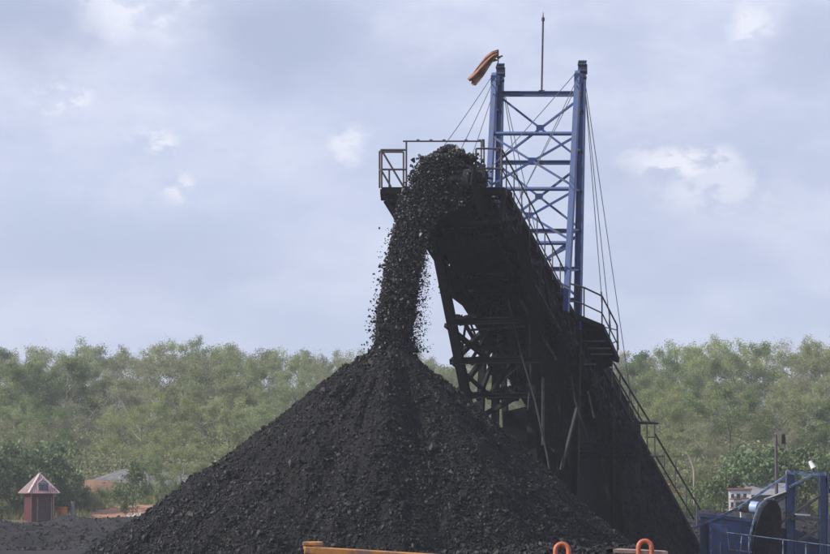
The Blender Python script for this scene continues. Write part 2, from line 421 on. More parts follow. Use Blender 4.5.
gm = bpy.data.materials.new('yard_and_hillside_ground'); gm.use_nodes = True
n, l = gm.node_tree.nodes, gm.node_tree.links
b = n['Principled BSDF']; b.inputs['Roughness'].default_value = 0.9; b.inputs['Specular IOR Level'].default_value = 0.2
t = N(n, 'ShaderNodeTexCoord'); sp = N(n, 'ShaderNodeSeparateXYZ'); l.new(t.outputs['Object'], sp.inputs[0])
def gnz(s, d=7):
    x = N(n, 'ShaderNodeTexNoise'); x.inputs['Scale'].default_value = s; x.inputs['Detail'].default_value = d; x.inputs['Roughness'].default_value = 0.6
    l.new(t.outputs['Object'], x.inputs['Vector']); return x.outputs[0]
coalc = mixc(n, l, ramp(n, l, gnz(1.6), 0.35, 0.7), (0.013, 0.0125, 0.0135), (0.026, 0.0235, 0.0235))
grassc = mixc(n, l, ramp(n, l, gnz(0.6), 0.35, 0.65), (0.085, 0.095, 0.040), (0.14, 0.115, 0.065))
yw = mth(n, l, 'ADD', sp.outputs['Y'], mth(n, l, 'MULTIPLY', gnz(0.35), 7.0))
cc = mixc(n, l, ramp(n, l, yw, 127.0, 130.5), coalc, grassc)
def patch(cx, cy, rx, ry, c, cc):
    v = N(n, 'ShaderNodeVectorMath', operation='SUBTRACT'); l.new(t.outputs['Object'], v.inputs[0]); v.inputs[1].default_value = (cx, cy, 0)
    m_ = N(n, 'ShaderNodeVectorMath', operation='MULTIPLY'); l.new(v.outputs[0], m_.inputs[0]); m_.inputs[1].default_value = (1 / rx, 1 / ry, 0)
    L = N(n, 'ShaderNodeVectorMath', operation='LENGTH'); l.new(m_.outputs[0], L.inputs[0])
    e = mth(n, l, 'ADD', L.outputs['Value'], mth(n, l, 'MULTIPLY_ADD', gnz(0.9), 0.7) if False else mth(n, l, 'MULTIPLY', mth(n, l, 'SUBTRACT', gnz(0.9), 0.5), 0.9))
    return mixc(n, l, ramp(n, l, e, 1.05, 0.85), cc, c)
soil = mixc(n, l, ramp(n, l, gnz(2.2), 0.35, 0.65), (0.36, 0.20, 0.125), (0.25, 0.13, 0.085))
rub = mixc(n, l, ramp(n, l, gnz(2.5), 0.35, 0.65), (0.16, 0.155, 0.16), (0.10, 0.095, 0.10))
o_p = at(137, 505, 133)
cc = patch(o_p.x, 134.0, 3.4, 5.5, soil, cc)
cc = patch(at(172, 505, 133).x, 134, 2.0, 4.0, soil, cc)
cc = patch(p_br.x, 146.5, 2.4, 3.0, mixc(n, l, 0.45, soil, (0.12, 0.08, 0.06)), cc)
cc = patch(p_gr.x, 151.5, 2.9, 2.8, rub, cc)
cc = patch(p_g2.x, 151.5, 2.8, 3.2, rub, cc)
l.new(cc, b.inputs['Base Color'])
bp = N(n, 'ShaderNodeBump'); bp.inputs['Strength'].default_value = 0.8; bp.inputs['Distance'].default_value = 0.12
l.new(gnz(3.5, 9), bp.inputs['Height']); l.new(bp.outputs[0], b.inputs['Normal'])

xs = np.concatenate([np.linspace(-1500, -70, 40), np.arange(-69, 69.1, 0.35), np.linspace(70, 1500, 40)])
ys = np.concatenate([np.linspace(-300, 40, 20), np.arange(41, 80, 1.5), np.arange(80, 130, 0.3), np.arange(130, 180, 0.8), np.arange(181, 300, 3), np.linspace(305, 2500, 40)])
ground = gridmesh('ground', xs, ys, zground, gm)
tag(ground, 'dark coal strewn yard rising to a grassy hillside behind', 'ground', kind='structure')

def gz(x, y): return float(zground(np.array([x]), np.array([y]))[0])

# ------------------------------------------------------------------ coal pile
APEX = at(392, 345, 57.6)
AX, AY, AZ = APEX.x, APEX.y, APEX.z
def pile_h(X, Y, detail=True):
    dx, dy = X - AX, Y - AY
    r = np.sqrt(dx * dx + dy * dy)
    phi = np.arctan2(dx, -dy)                  # 0 towards the camera, + to the right
    rr = np.sqrt(r * r + 0.42 ** 2) - 0.42
    z = AZ - rr * (0.765 + 0.02 * np.sin(phi * 2 + 1) + 0.20 * sstep(0.35, 1.2, phi))
    # broad flutes running down the slope; one deep crease below the falling stream
    env = sstep(0.3, 2.5, r)
    z = z + env * 0.22 * vnoise(phi * 3.3 + 5, r * 0.22, seed=21) + env * 0.12 * vnoise(phi * 10, r * 0.4, seed=22) + env * 0.05 * vnoise(phi * 26, r * 0.9, seed=23)
    z = z + env * 0.32 * (sstep(-0.6, -0.08, phi) * (1 - sstep(-0.08, 0.26, phi))) - env * 0.22 * (sstep(0.0, 0.30, phi) * (1 - sstep(0.25, 0.8, phi)))
    z = z + env * 0.28 * sstep(0.75, 1.1, phi) * (1 - sstep(1.5, 2.2, phi))
    if detail:
        z = z + 0.085 * fbm(X * 1.1, Y * 1.1, oct=6, seed=2, gain=0.55) + 0.04 * fbm(X * 6, Y * 6, oct=4, seed=7, gain=0.65)
    return z
pile = empty('coal_pile', (AX, AY, 0), 'tall black conical heap of coal under the falling stream', 'coal heap')
xs = np.arange(AX - 12, AX + 12, 0.045); ys = np.arange(AY - 11.5, AY + 11.5, 0.06)
X, Y = np.meshgrid(xs, ys); Z = np.maximum(pile_h(X, Y), -0.25)
nx, ny = len(xs), len(ys)
V = np.stack([X, Y, Z], -1).reshape(-1, 3)
i = (np.arange(ny - 1)[:, None] * nx + np.arange(nx - 1)[None]).ravel()
Fq = np.stack([i, i + 1, i + nx + 1, i + nx], 1)
keep = Z.reshape(-1)[Fq].max(1) > -0.2
np_obj('slope', V, Fq[keep], M['coal'], parent=pile, smooth=False)
rng = np.random.default_rng(5)
def pile_pts(n, seed, cond=None):
    rg = np.random.default_rng(seed)
    r = 10.0 * np.sqrt(rg.uniform(0, 1, n)); ph = rg.uniform(-2.2, 2.2, n)
    x = AX + r * np.sin(ph); y = AY - r * np.cos(ph)
    z = pile_h(x, y)
    dens = 0.45 + 0.45 * fbm(x * 0.5, y * 0.5, oct=3, seed=31) + 0.55 * vnoise(ph * 12, r * 0.45, seed=32)
    # coarser coal rolls to the foot and down the right-hand face
    dens = dens + 0.35 * sstep(0.15, 0.4, ph) + 0.05 * (r - 3) - 0.12 * (sstep(-1.0, -0.7, ph) * (1 - sstep(-0.5, -0.2, ph)))
    dens = np.maximum(dens, 0.30)
    ok = (z > 0.3) & (rg.uniform(0, 1, n) < dens)
    return x[ok], y[ok], z[ok], r[ok], ph[ok], rg
x, y, z, r, ph, rg = pile_pts(190000, 1)
s = rg.lognormal(-3.98, 0.42, len(x)); s = np.clip(s, 0.010, 0.075)
V1, F1 = lumps(np.stack([x, y, z + s * 0.2], 1), s, rg)
x, y, z, r, ph, rg = pile_pts(8000, 2)
s = rg.lognormal(-3.15, 0.42, len(x)) * (0.75 + 0.06 * r); s = np.clip(s, 0.025, 0.17)
V2, F2 = lumps(np.stack([x, y, z + s * 0.25], 1), s, rg, ICO_V, ICO_F, jit=0.13)
o = np_obj('coal_lumps', np.concatenate([V1, V2]), np.concatenate([F1, F2 + len(V1)]), M['lump'], parent=pile)
o['kind'] = 'stuff'

# small loose coal on the yard mounds
rg = np.random.default_rng(8)
n_ = 36000
y = rg.uniform(84, 124, n_); x = rg.uniform(-34, 34, n_)
z = zground(x, y); s = np.clip(rg.lognormal(-3.35, 0.45, n_), 0.02, 0.12)
V1, F1 = lumps(np.stack([x, y, z + s * 0.2], 1), s, rg)
o = np_obj('loose_coal', V1, F1, M['lump']); tag(o, 'loose lumps of coal scattered over the yard mounds', 'loose coal', kind='stuff')

# ------------------------------------------------------------------ stacker
R0 = at(505, 189, 59.4)                # right deck edge of the boom, head end
R1 = at(701, 550, 84.0)                # right deck edge, tail end
U = (R1 - R0).normalized()             # towards the tail, downhill
Hh = Vector((U.x, U.y, 0)).normalized()
W = Vector((Hh.y, -Hh.x, 0))           # to the right of the boom seen from the camera
NN = W.cross(U).normalized()
if NN.z < 0: NN = -NN
LEN = (R1 - R0).length
BW = 2.55
def B(s, w, h):                        # boom coordinates: s from head, w from the left deck edge, h above deck
    return R0 + U * s + W * (w - BW) + NN * h
def s_at_px(py):                       # distance along the right edge where it crosses a pixel row
    lo, hi = -5, LEN
    for _ in range(40):
        m = (lo + hi) / 2
        if proj(B(m, BW, 0))[1] < py: lo = m
        else: hi = m
    return lo
ST = empty('coal_stacker', (R1.x, R1.y, 0), 'tall blue masted conveyor stacker pouring coal onto the heap', 'conveyor stacker')

D = 1.05                               # depth of the boom truss
mb = MB()
for w in (0.0, BW):
    for h in (0.0, -D):
        mb.ibeam(B(0, w - (.12 if w else 0), h - 0.1), B(LEN, w - (.12 if w else 0), h - 0.1), 0.2, 0.24, up=NN)
k = 0; step = 1.35; ns = int(LEN / step)
for i in range(ns + 1):
    s = min(i * step, LEN)
    for w in (0.0, BW):
        mb.beam(B(s, w, -0.2), B(s, w, -D), 0.1, 0.1, up=U)
        if i < ns:
            a, c_ = (-0.2, -D) if i % 2 else (-D, -0.2)
            mb.beam(B(s, w, a), B(s + step, w, c_), 0.09, 0.09, up=W)
    mb.beam(B(s, 0, -D - 0.1), B(s, BW, -D - 0.1), 0.16, 0.12, up=NN)
    mb.beam(B(s, 0, -0.12), B(s, BW, -0.12), 0.12, 0.12, up=NN)
    if i < ns:
        mb.beam(B(s, 0, -D - 0.04), B(s + step, BW, -D - 0.04), 0.07, 0.07, up=NN)
boom = mb.build('boom', M['steel'], ST)
# side sheeting and bottom pans caked with coal
mb = MB()
for i in range(ns):
    s = i * step
    mb.slab([B(s + .03, BW - 0.10, -0.1), B(s + step - .02, BW - 0.10, -0.1), B(s + step - .02, BW - 0.10, -D - 0.05), B(s + .03, BW - 0.10, -D - 0.05)], 0.02)
    for q_ in (0.2, 0.75): MB().box(B(s + q_ * step, BW + 0.04, -D + 0.28), 0.20, 0.06, 0.10, U, W).build('idler_bracket', M['palesteel'], boom)
    if i > 0 and i % 6 != 5: mb.slab([B(s + .06, 0.14, -0.25), B(s + step - .04, 0.14, -0.25), B(s + step - .04, 0.14, -D + 0.05), B(s + .06, 0.14, -D + 0.05)], 0.02)
mb.slab([B(1.2, 0.16, -0.26), B(LEN, 0.16, -0.26), B(LEN, BW - 0.16, -0.26), B(1.2, BW - 0.16, -0.26)], 0.03)
mb.build('side_sheet', M['steel'], boom)
# belt: carrying strand above, return strand below
mb = MB()
for h, s0 in ((0.32, -0.9), (-0.92, -0.7)):
    mb.slab([B(s0, 0.35, h), B(LEN, 0.35, h), B(LEN, 1.65, h), B(s0, 1.65, h)], 0.03)
belt = mb.build('belt', M['belt'], ST)
for i in range(int(LEN / 1.0)):
    s = 0.3 + i
    mb = MB(); mb.tube([B(s, 0.3, -1.0), B(s, 1.7, -1.0)], 0.075, 8); mb.build('roller', M['greysteel'], belt)
mb = MB()
for i in range(int(LEN / 1.2)):
    s = 0.4 + i * 1.2
    mb.tube([B(s, 0.75, 0.2), B(s, 1.25, 0.2)], 0.07, 8); mb.tube([B(s, 0.7, 0.2), B(s, 0.2, 0.45)], 0.07, 8); mb.tube([B(s, 1.3, 0.2), B(s, 1.8, 0.45)], 0.07, 8)
    mb.beam(B(s, 0.15, 0.0), B(s, 1.85, 0.0), 0.08, 0.08, up=NN)
mb.build('troughing_rollers', M['greysteel'], belt)

# head: pulley, bearing plates, discharge hood
HP = B(-0.75, 1.0, 0.0)
head = MB().tube([B(-0.75, 0.25, -0.1), B(-0.75, 1.75, -0.1)], 0.33, 24).build('head_pulley', M['pulley'], ST)
mb = MB()
for w in (0.12, 1.88):
    mb.slab([B(-1.1, w, 0.12), B(1.2, w, 0.25), B(1.2, w, -0.9), B(-0.3, w, -0.9), B(-1.1, w, -0.5)], 0.05)
mb.box(B(-0.75, 2.05, 0.0), 0.3, 0.35, 0.3, U)
mb.build('bearing_plate', M['steel'], ST)
# underslung chute / scraper box beneath the head
mb = MB()
a = [B(0.5, 0.5, -D - 0.2), B(0.5, BW - .3, -D - 0.2), B(2.0, BW - .3, -D - 0.2), B(2.0, 0.5, -D - 0.2)]
lowp = [p + Vector((0.12, 0.1, -0.35)) for p in a]
for i in range(4):
    j = (i + 1) % 4
    mb.slab([a[i], a[j], lowp[j], lowp[i]], 0.03)
mb.slab(lowp, 0.03)
mb.build('scraper_chute', M['steel'], ST)

# ---- head platform with its guardrails
PY = 59.4
zt = R0.z + 0.03
def P(px, dz=0.0, Y=PY):
    p = at(px, 188, Y); return Vector((p.x, p.y, zt + dz))
hp = empty('head_platform', (0, 0, 0)); hp.parent = ST; hp.location = (0, 0, 0)
mb = MB()
L0, L1 = P(381.5), P(503)
back = Vector((U.x, U.y, 0)).normalized() * 0.8
mb.slab([L0, P(408), P(408) + Vector((0, 1.5, 0)), L0 + Vector((0, 1.5, 0))], 0.05, (0, 0, 1))
mb.slab([P(470), L1, L1 + back, P(470) + back], 0.05, (0, 0, 1))
for (a_, b_) in ((L0, P(440)), (P(440), L1)):
    mb.beam(a_ - Vector((0, 0, 0.10)), b_ - Vector((0, 0, 0.10)), 0.08, 0.16)
mb.beam(L0 + Vector((0, 1.5, -0.1)), P(408) + Vector((0.6, 1.5, -0.1)), 0.08, 0.14)
mb.beam(L0 + Vector((0, 0, -0.1)), L0 + Vector((0, 1.5, -0.1)), 0.08, 0.14)
mb.beam(L1 + Vector((0, 0, -0.1)), L1 + back - Vector((0, 0, .1)), 0.08, 0.14)
mb.build('deck', M['steel'], hp)
mb = MB()  # bracket under the left end
for dy in (0.05, 1.4):
    o_ = Vector((0, dy, 0))
    mb.slab([P(386, -0.18) + o_, P(412, -0.18) + o_, P(412, -1.6) + o_, P(400, -0.9) + o_, P(392, -0.45) + o_], 0.04)
    mb.beam(P(384, -0.2) + o_, P(404, -1.15) + o_, 0.09, 0.09)
mb.tube([P(390, -0.42, PY - .05), P(394, -0.42, PY - .05)], 0.07, 8)
mb.slab([P(386, -0.2), P(400, -0.95), P(400, -0.95) + Vector((0, 1.4, 0)), P(386, -0.2) + Vector((0, 1.4, 0))], 0.03)
mb.build('bracket', M['steel'], hp)
def rails(name, segs, r=0.028, parent=hp, m=None):
    mb = MB()
    for a_, b_ in segs: mb.tube([a_, b_], r, 6)
    return mb.build(name, m or M['rail'], parent)
q = lambda px, py, dy=0.0: at(px, py, PY + dy)
rails('guardrail', [
    (q(381.6, 188), q(381.6, 150)), (q(406.3, 188), q(406.3, 141)), (q(381.6, 150), q(406.3, 150)), (q(381.6, 169.5), q(406.3, 169.5)),
    (q(382, 151), q(403.5, 187)), (q(382, 171.5), q(391, 187)), (q(389.2, 170), q(389.2, 187)),
    (q(381.6, 150), q(379.5, 152, 1.5)), (q(379.5, 152, 1.5), q(379.5, 188, 1.5)), (q(381.6, 169.5), q(379.5, 171, 1.5)), (q(379.5, 152, 1.5), q(403.5, 152, 1.5)), (q(403.5, 152, 1.5), q(403.5, 188, 1.5))], r=0.032)
rails('overhead_rail', [(q(403, 141.3), q(483, 141.3)), (q(481.3, 141), q(481.3, 188)), (q(484, 145), q(484, 188)), (q(476.2, 149), q(476.2, 188))], r=0.026)
b2 = Vector((U.x, U.y, 0)).normalized() * 1.3
rails('guardrail', [(q(476, 148.7), q(502, 148.7)), (q(476, 168.7), q(502, 168.7)), (q(501.6, 148.7), q(501.6, 188)), (q(489, 168.7), q(489, 188)) if False else (q(476, 148.7), q(476, 160))], r=0.03)
MB().box(q(482, 172, 0.1), 0.22, 0.2, 0.42).build('junction_box', M['greysteel'], hp)
MB().tube([q(483, 139.5), q(483, 147)], 0.05, 8).build('warning_horn', M['greysteel'], hp)
# bulbs hung along the overhead rail
for px in (418, 431, 444, 466, 479.5): MB().box(q(px, 140.6), 0.09, 0.05, 0.06).build('rail_clip', M['rail'], hp)

# ---- mast: A-framed portal straddling the boom
sM = s_at_px(316)
sM = sM + 0.4
mast = empty('mast', (0, 0, 0)); mast.parent = ST
def mpt(px, py, ds=0.0, side='L', outer=0.0):
    """point on the mast side plane (left or right of the boom) seen at a pixel"""
    w = -0.25 if side == 'L' else BW + 0.30
    Y = B(sM, w, 0).y + ds
    return at(px, py, Y)
# left and right pairs: rear (dark) vertical legs and front (raking) legs
LT, LB = mpt(500.5, 66, 0.35), mpt(496.5, 330, 0.35)
RT, RB = mpt(582.3, 63, 0.35, 'R'), mpt(577.5, 330, 0.35, 'R')
LFt, LFb = mpt(495.0, 74, 0.0), mpt(482.5, 330, -2.2)
RFt, RFb = mpt(578.2, 72, 0.0, 'R'), mpt(566.0, 312, -2.0, 'R')
def ext(a_, b_, z):  # extend a leg to a height
    t_ = (z - a_.z) / (b_.z - a_.z); return a_ + (b_ - a_) * t_
def onleg(a_, b_, py):
    lo, hi = 0.0, 1.0
    for _ in range(30):
        m = (lo + hi) / 2
        if proj(a_ + (b_ - a_) * m)[1] < py: lo = m
        else: hi = m
    return a_ + (b_ - a_) * lo
for a_, b_, w_ in ((LT, LB, 0.21), (RT, RB, 0.23)):
    mid_ = onleg(a_, b_, 330); bot_ = a_ + (b_ - a_) * ((0.2 - a_.z) / (b_.z - a_.z))
    MB().ibeam(a_, mid_, w_, w_ * 1.0, up=W).build('post', M['blue'], mast)
    MB().ibeam(mid_, bot_, w_ * 1.05, w_ * 1.05, up=W).build('post', M['steel'], mast)
for a_, b_ in ((LFt, LFb), (RFt, RFb)):
    MB().beam(a_, b_, 0.17, 0.22, up=Hh).build('post', M['blue'], mast)
rear = [94, 162.6, 231, 269, 300]; front = [133.7, 189, 243, 294]
for py in rear: MB().ibeam(onleg(LT, LB, py), onleg(RT, RB, py), 0.16, 0.17 if py == 94 else 0.14).build('crossbar', M['blue'], mast)
for py in front: MB().tube([onleg(LFt, LFb, py), onleg(RFt, RFb, py)], 0.068, 10).build('crossbar', M['blue'], mast)
for lst, (a1, a2, c1, c2), off in ((rear[:3], (LT, LB, RT, RB), 0.0), ([133.7, 189, 243], (LFt, LFb, RFt, RFb), 0.06)):
    for i in range(len(lst) - 1):
        y0, y1 = lst[i] + 3, lst[i + 1] - 3
        p1, p2, p3, p4 = onleg(a1, a2, y0), onleg(c1, c2, y1), onleg(c1, c2, y0), onleg(a1, a2, y1)
        o_ = Vector((0, -off, 0))
        MB().beam(p1 + o_, p2 + o_, 0.07, 0.07).build('brace', M['blue'], mast)
        o2 = o_ + Vector((0, 0.09, 0))
        MB().beam(p3 + o2, p4 + o2, 0.07, 0.07).build('brace', M['blue'], mast)
        c_ = (p1 + p2 + p3 + p4) / 4 + o_ + Vector((0, -0.06, 0))
        MB().box(c_, 0.26, 0.02, 0.2).build('gusset_plate', M['blue'], mast)
y0, y1 = 235, 266
MB().beam(onleg(LT, LB, 234), onleg(RT, RB, 297), 0.08, 0.08).build('brace', M['blue'], mast)
MB().beam(onleg(RT, RB, 234) + Vector((0, .1, 0)), onleg(LT, LB, 297) + Vector((0, .1, 0)), 0.08, 0.08).build('brace', M['blue'], mast)
MB().beam(onleg(LFt, LFb, 246), onleg(RFt, RFb, 292), 0.08, 0.08).build('brace', M['blue'], mast)
MB().beam(onleg(RFt, RFb, 246) + Vector((0, .1, 0)), onleg(LFt, LFb, 292) + Vector((0, .1, 0)), 0.08, 0.08).build('brace', M['blue'], mast)
# side lacing between raking and vertical legs
for (a1, a2, c1, c2) in ((LFt, LFb, LT, LB), (RFt, RFb, RT, RB)):
    for py in (110, 150, 190, 230, 270):
        MB().beam(onleg(a1, a2, py), onleg(c1, c2, py), 0.07, 0.07).build('side_tie', M['blue'], mast)
for p_ in (LT, RT, LFt, RFt):
    MB().box(p_ + Vector((0, -0.16, -0.25)), 0.30, 0.03, 0.34).build('gusset_plate', M['blue'], mast)
for p_, ppx in ((LT, 497), (RT, 580)):
    for dz in (-0.1, -0.32, -0.55):
        MB().tube([p_ + Vector((-0.17, -0.22, dz)), p_ + Vector((0.12, -0.22, dz))], 0.05, 8).build('cable_sheave', M['greysteel'], mast)
    MB().box(p_ + Vector((0, 0, 0.03)), 0.27, 0.3, 0.05).build('cap_plate', M['blue'], mast)

# lightning rod on the top crossbar
pm = onleg(LT, LB, 94); pn = onleg(RT, RB, 94); t_ = (541 - 503) / (577 - 503)
rb = pm + (pn - pm) * t_ + Vector((0, 0, 0.07))
rt = at(543.2, 12, rb.y)
mb = MB(); mb.tube([rb, rb + (rt - rb) * 0.9], 0.032, 8); mb.tube([rb + (rt - rb) * 0.9, rt], 0.03, 8, r2=0.006)
mb.tube([rb + (rt - rb) * 0.885, rb + (rt - rb) * 0.925], 0.055, 8)
mb.box(rb + Vector((0, 0, 0.02)), 0.2, 0.2, 0.04)
mb.build('lightning_rod', M['greysteel'], ST)

# ---- guy cables
def cable(p, q, r=0.013, sag=0.04):
    pts = []
    for i in range(9):
        t_ = i / 8; v = p.lerp(q, t_); v.z -= sag * 4 * t_ * (1 - t_) ; pts.append(v)
    mb = MB().tube(pts, r, 5)
    d_ = (q - p).normalized(); mb.tube([q - d_ * 0.35, q], 0.032, 6)
    mb.build('guy_cable', M['cable'], ST)
for (a_, c_, Yc) in (((491.5, 77), (437.0, 155.5), 59.6), ((492, 84), (454, 163), 59.9), ((493.5, 92), (466, 172), 60.1)):
    cable(at(*a_, LFt.y - 0.15), at(*c_, Yc))
for (a_, c_, Yc) in (((576.7, 71.7), (487, 172), 59.9), ((577, 79), (513, 212), 60.6), ((577.5, 84), (521, 196), 60.9)):
    cable(at(*a_, RFt.y - 0.15), at(*c_, Yc))
for (a_, c_, s_) in (((503.5, 92), (527, 232), 5.0), ((505.5, 97), (541, 255), 8.0)):
    cable(at(*a_, LT.y + 0.2), at(*c_, LT.y + 4.0))
for (a_, c_, dy) in (((585.2, 90), (602, 302), 1.0), ((585.8, 95), (610.5, 330), 2.0), ((586, 88), (634, 418), 5.0)):
    cable(at(*a_, RT.y + 0.15), at(*c_, RT.y + dy))

# ---- walkway up the right side with its handrails
wk = empty('walkway', (0, 0, 0)); wk.parent = ST
mb = MB(); 
for i in range(int(LEN / 0.3)):
    s = 0.6 + i * 0.3
    a_ = B(s, 1.95, 0.05); mb.box(a_ + W * 0.32 + Vector((0, 0, 0)), 0.6, 0.2, 0.03, W, Hh)
mb.build('tread', M['steel'], wk)
mb = MB()
for w in (1.92, BW + 0.0): mb.beam(B(0.5, w, 0.06), B(LEN - 0.3, w, 0.06), 0.04, 0.16, up=NN)
mb.build('stringer', M['steel'], wk)
def Wp(px, py, w=BW + 0.02):           # point above the right edge of the deck
    # find s so that the plane w=const is hit; solve along ray by depth bisection
    lo, hi = 50.0, 95.0
    Q = B(0, w, 0)
    f = lambda Y: (at(px, py, Y) - Q).dot(W)
    # plane contains U and z: normal is W
    a0, b0 = f(lo), f(hi)
    Y = lo + (hi - lo) * (-a0) / (b0 - a0)
    Y = max(52, min(92, Y)); 
    return at(px, py, Y)
def poly(pts, r=0.026): return MB().tube(pts, r, 6, smooth=True)
# upper flight
hu = MB()
top = [(501.7, 149), (533, 207), (571, 284)]
mid = [(501.7, 168.5), (519, 202), (569, 300)]
hu.tube([Wp(*p) for p in top], 0.028, 6); hu.tube([Wp(*p) for p in mid], 0.022, 6)
for i in range(9):
    t_ = (i + 0.6) / 9
    px = 501.7 + (571 - 501.7) * t_
    py = np.interp(px, [501.7, 533, 571], [149, 207, 284])
    s_ = 189 + (px - 505) * 1.78
    hu.tube([Wp(px, py), Wp(px, min(s_ + 6, py + 44))], 0.022, 6)
hu.build('handrail', M['rail'], wk)
# side platform stepping round the mast leg
YS = RT.y + 0.2
sp_ = lambda px, py, dy=0.0: at(px, py, YS + dy)
mb = MB()
zd = sp_(575, 316).z
e1, e2, e3, e4 = sp_(566, 312, -0.6), sp_(603, 327, 0.0), sp_(618.5, 360, 2.2), sp_(597, 352, 2.6)
mb.slab([e1, e2, e3, e4, sp_(566, 322, 1.2)], 0.05)
mb.beam(e1, e2, 0.06, 0.16); mb.beam(e2, e3, 0.06, 0.18); mb.beam(e3, e4, 0.06, 0.2)
for t_ in (0.2, 0.4, 0.6, 0.8): mb.beam(e2.lerp(e3, t_) - Vector((0, 0, .1)), e1.lerp(e4, t_) - Vector((0, 0, .1)), 0.08, 0.12)
mb.slab([sp_(583, 333, 0.2), sp_(612, 352, 1.8), sp_(612, 366, 2.0), sp_(592, 372, 2.0), sp_(583, 345, 0.8)], 0.04)
mb.build('side_platform', M['steel'], ST)
mb = MB()
for py, x0, x1 in ((341, 586, 606), (348, 588, 611), (354, 591, 613), (364, 583, 596)):
    mb.box(sp_((x0 + x1) / 2, py, 0.4), (x1 - x0) / 31, 0.1, 0.045)
mb.build('grating_bar', M['greysteel'], ST)
hs = MB()
tp = [Wp(571, 284), sp_(584, 287.5, -0.2), sp_(602, 296, 0), sp_(617, 325, 2.0), sp_(618.2, 350, 2.2)]
ml = [Wp(569, 300), sp_(583, 304, -0.2), sp_(602, 313, 0), sp_(617, 343, 2.0)]
hs.tube(tp, 0.03, 6); hs.tube(ml, 0.024, 6)
for (x_, y0_, y1_, dy) in ((602, 296, 328, 0), (609.5, 311, 345, 1.0), (617.3, 326, 360, 2.1), (575, 285, 316, -.3), (584, 288, 321, -.2)):
    hs.tube([sp_(x_, y0_, dy), sp_(x_, y1_, dy)], 0.026, 6)
hs.tube([sp_(604, 327, .1), sp_(617, 330, 2.0)], 0.02, 6); hs.tube([sp_(609.5, 345, 1), sp_(618, 340, 2.1)], 0.02, 6)
hs.build('handrail', M['rail'], wk)
# lower flights and landing
hl = MB()
hl.tube([Wp(613, 362), Wp(650, 422)], 0.040, 6); hl.tube([Wp(610, 367), Wp(642, 421)], 0.036, 6)
for px, py in ((612, 361), (620, 373), (629, 388), (638, 403)): hl.tube([Wp(px, py), Wp(px, py + 26)], 0.032, 6)
hl.tube([Wp(632, 421), Wp(654.5, 422)], 0.034, 6)
hl.tube([Wp(654.3, 421), Wp(654.8, 456)], 0.034, 6); hl.tube([Wp(646.5, 421), Wp(647.5, 452)], 0.034, 6); hl.tube([Wp(646, 437), Wp(656, 437)], 0.036, 6)
hl.tube([Wp(645, 455.5), Wp(661, 456)], 0.04, 6)
hl.tube([Wp(654.5, 433), Wp(700, 509)], 0.040, 6); hl.tube([Wp(656, 456), Wp(694, 519)], 0.036, 6)
for px, py in ((664, 449), (675, 467), (686, 486), (697, 504)): hl.tube([Wp(px, py), Wp(px, py + 26)], 0.032, 6)
hl.build('handrail', M['rail'], wk)
mb = MB()
for py_, x0_, x1_ in ((423, 626, 655), (456, 645, 660)):
    mb.slab([Wp(x0_, py_), Wp(x1_, py_), Wp(x1_, py_) + Hh * 0.6, Wp(x0_, py_) + Hh * 0.6], 0.06, (0, 0, 1))
mb.build('landing', M['steel'], wk)

# ---- support tower below the head
sf = empty('support_tower', (0, 0, 0)); sf.parent = ST
def leg(p, q, w=0.26, name='leg', m='steel'): MB().ibeam(p, q, w, w, up=Hh).build(name, M[m], sf)
Ytop, Ybot = 61.0, 64.5
g1a, g1b = at(434.5, 236, Ytop), at(483, 480, Ybot)
offW = W * 2.7
leg(g1a, g1b); leg(g1a + offW, g1b + offW)
# rear tower legs
t1a, t1b = at(484, 330, 66.5), at(478, 470, 66.5)
leg(t1a, t1b, 0.22); leg(t1a + offW, t1b + offW, 0.3)
leg(at(500, 300, 67.5), at(508, 470, 67.5), 0.18); leg(at(531, 320, 64), at(534, 480, 63.5), 0.32); leg(at(556, 330, 66), at(556, 500, 65), 0.42)
leg(at(601, 395, 70), at(606, 545, 69), 0.3); leg(at(622, 420, 74), at(624, 545, 74), 0.3)
def on1(py): return onleg(g1a, g1b, py)
mb = MB()
for py, h in ((322, 0.2), (361, 0.2), (396, 0.14)):
    p = on1(py); mb.ibeam(p, p + offW, 0.2, h)
    mb.ibeam(p, at(486, py - 2, 66.5), 0.16, 0.2)
mb.ibeam(at(440, 290, 62), at(505, 282, 64), 0.16, 0.2)
mb.build('crossbeam', M['steel'], sf)
def br(x0, y0, Y0, x1, y1, Y1, w=0.14, m='steel', name='brace'):
    MB().beam(at(x0, y0, Y0), at(x1, y1, Y1), w, w).build(name, M[m], sf)
br(446, 325, 62.2, 520, 385, 66, 0.13); br(452, 362, 63, 500, 405, 66, 0.1)
br(441, 285, 61.7, 500, 330, 66, 0.16); br(438, 262, 61.4, 470, 300, 63, 0.2)
br(485, 330, 66.4, 452, 362, 63, 0.16); br(494, 345, 66, 458, 392, 64, 0.14)
br(476, 343, 66.5, 462, 318, 63, 0.1); br(505, 330, 67, 478, 400, 66, 0.12); br(500, 345, 65, 545, 400, 66, 0.24)
br(452, 342, 63.5, 512, 347, 66, 0.06); br(466, 322, 64, 460, 362, 64, 0.07); br(510, 318, 64, 516, 400, 65, 0.2); br(495, 322, 63.5, 470, 362, 65, 0.08); br(455, 365, 64, 474, 398, 64, 0.09); br(520, 350, 63, 488, 398, 65, 0.12); br(470, 322, 66, 486, 362, 66, 0.07); br(524, 330, 65, 548, 400, 66, 0.18); br(466, 345, 64, 530, 352, 65, 0.1)
br(520, 395, 63.5, 478, 418, 64.5, 0.14); br(492, 372, 64, 520, 368, 65, 0.2)
br(472, 305, 64, 520, 300, 64, 0.3)
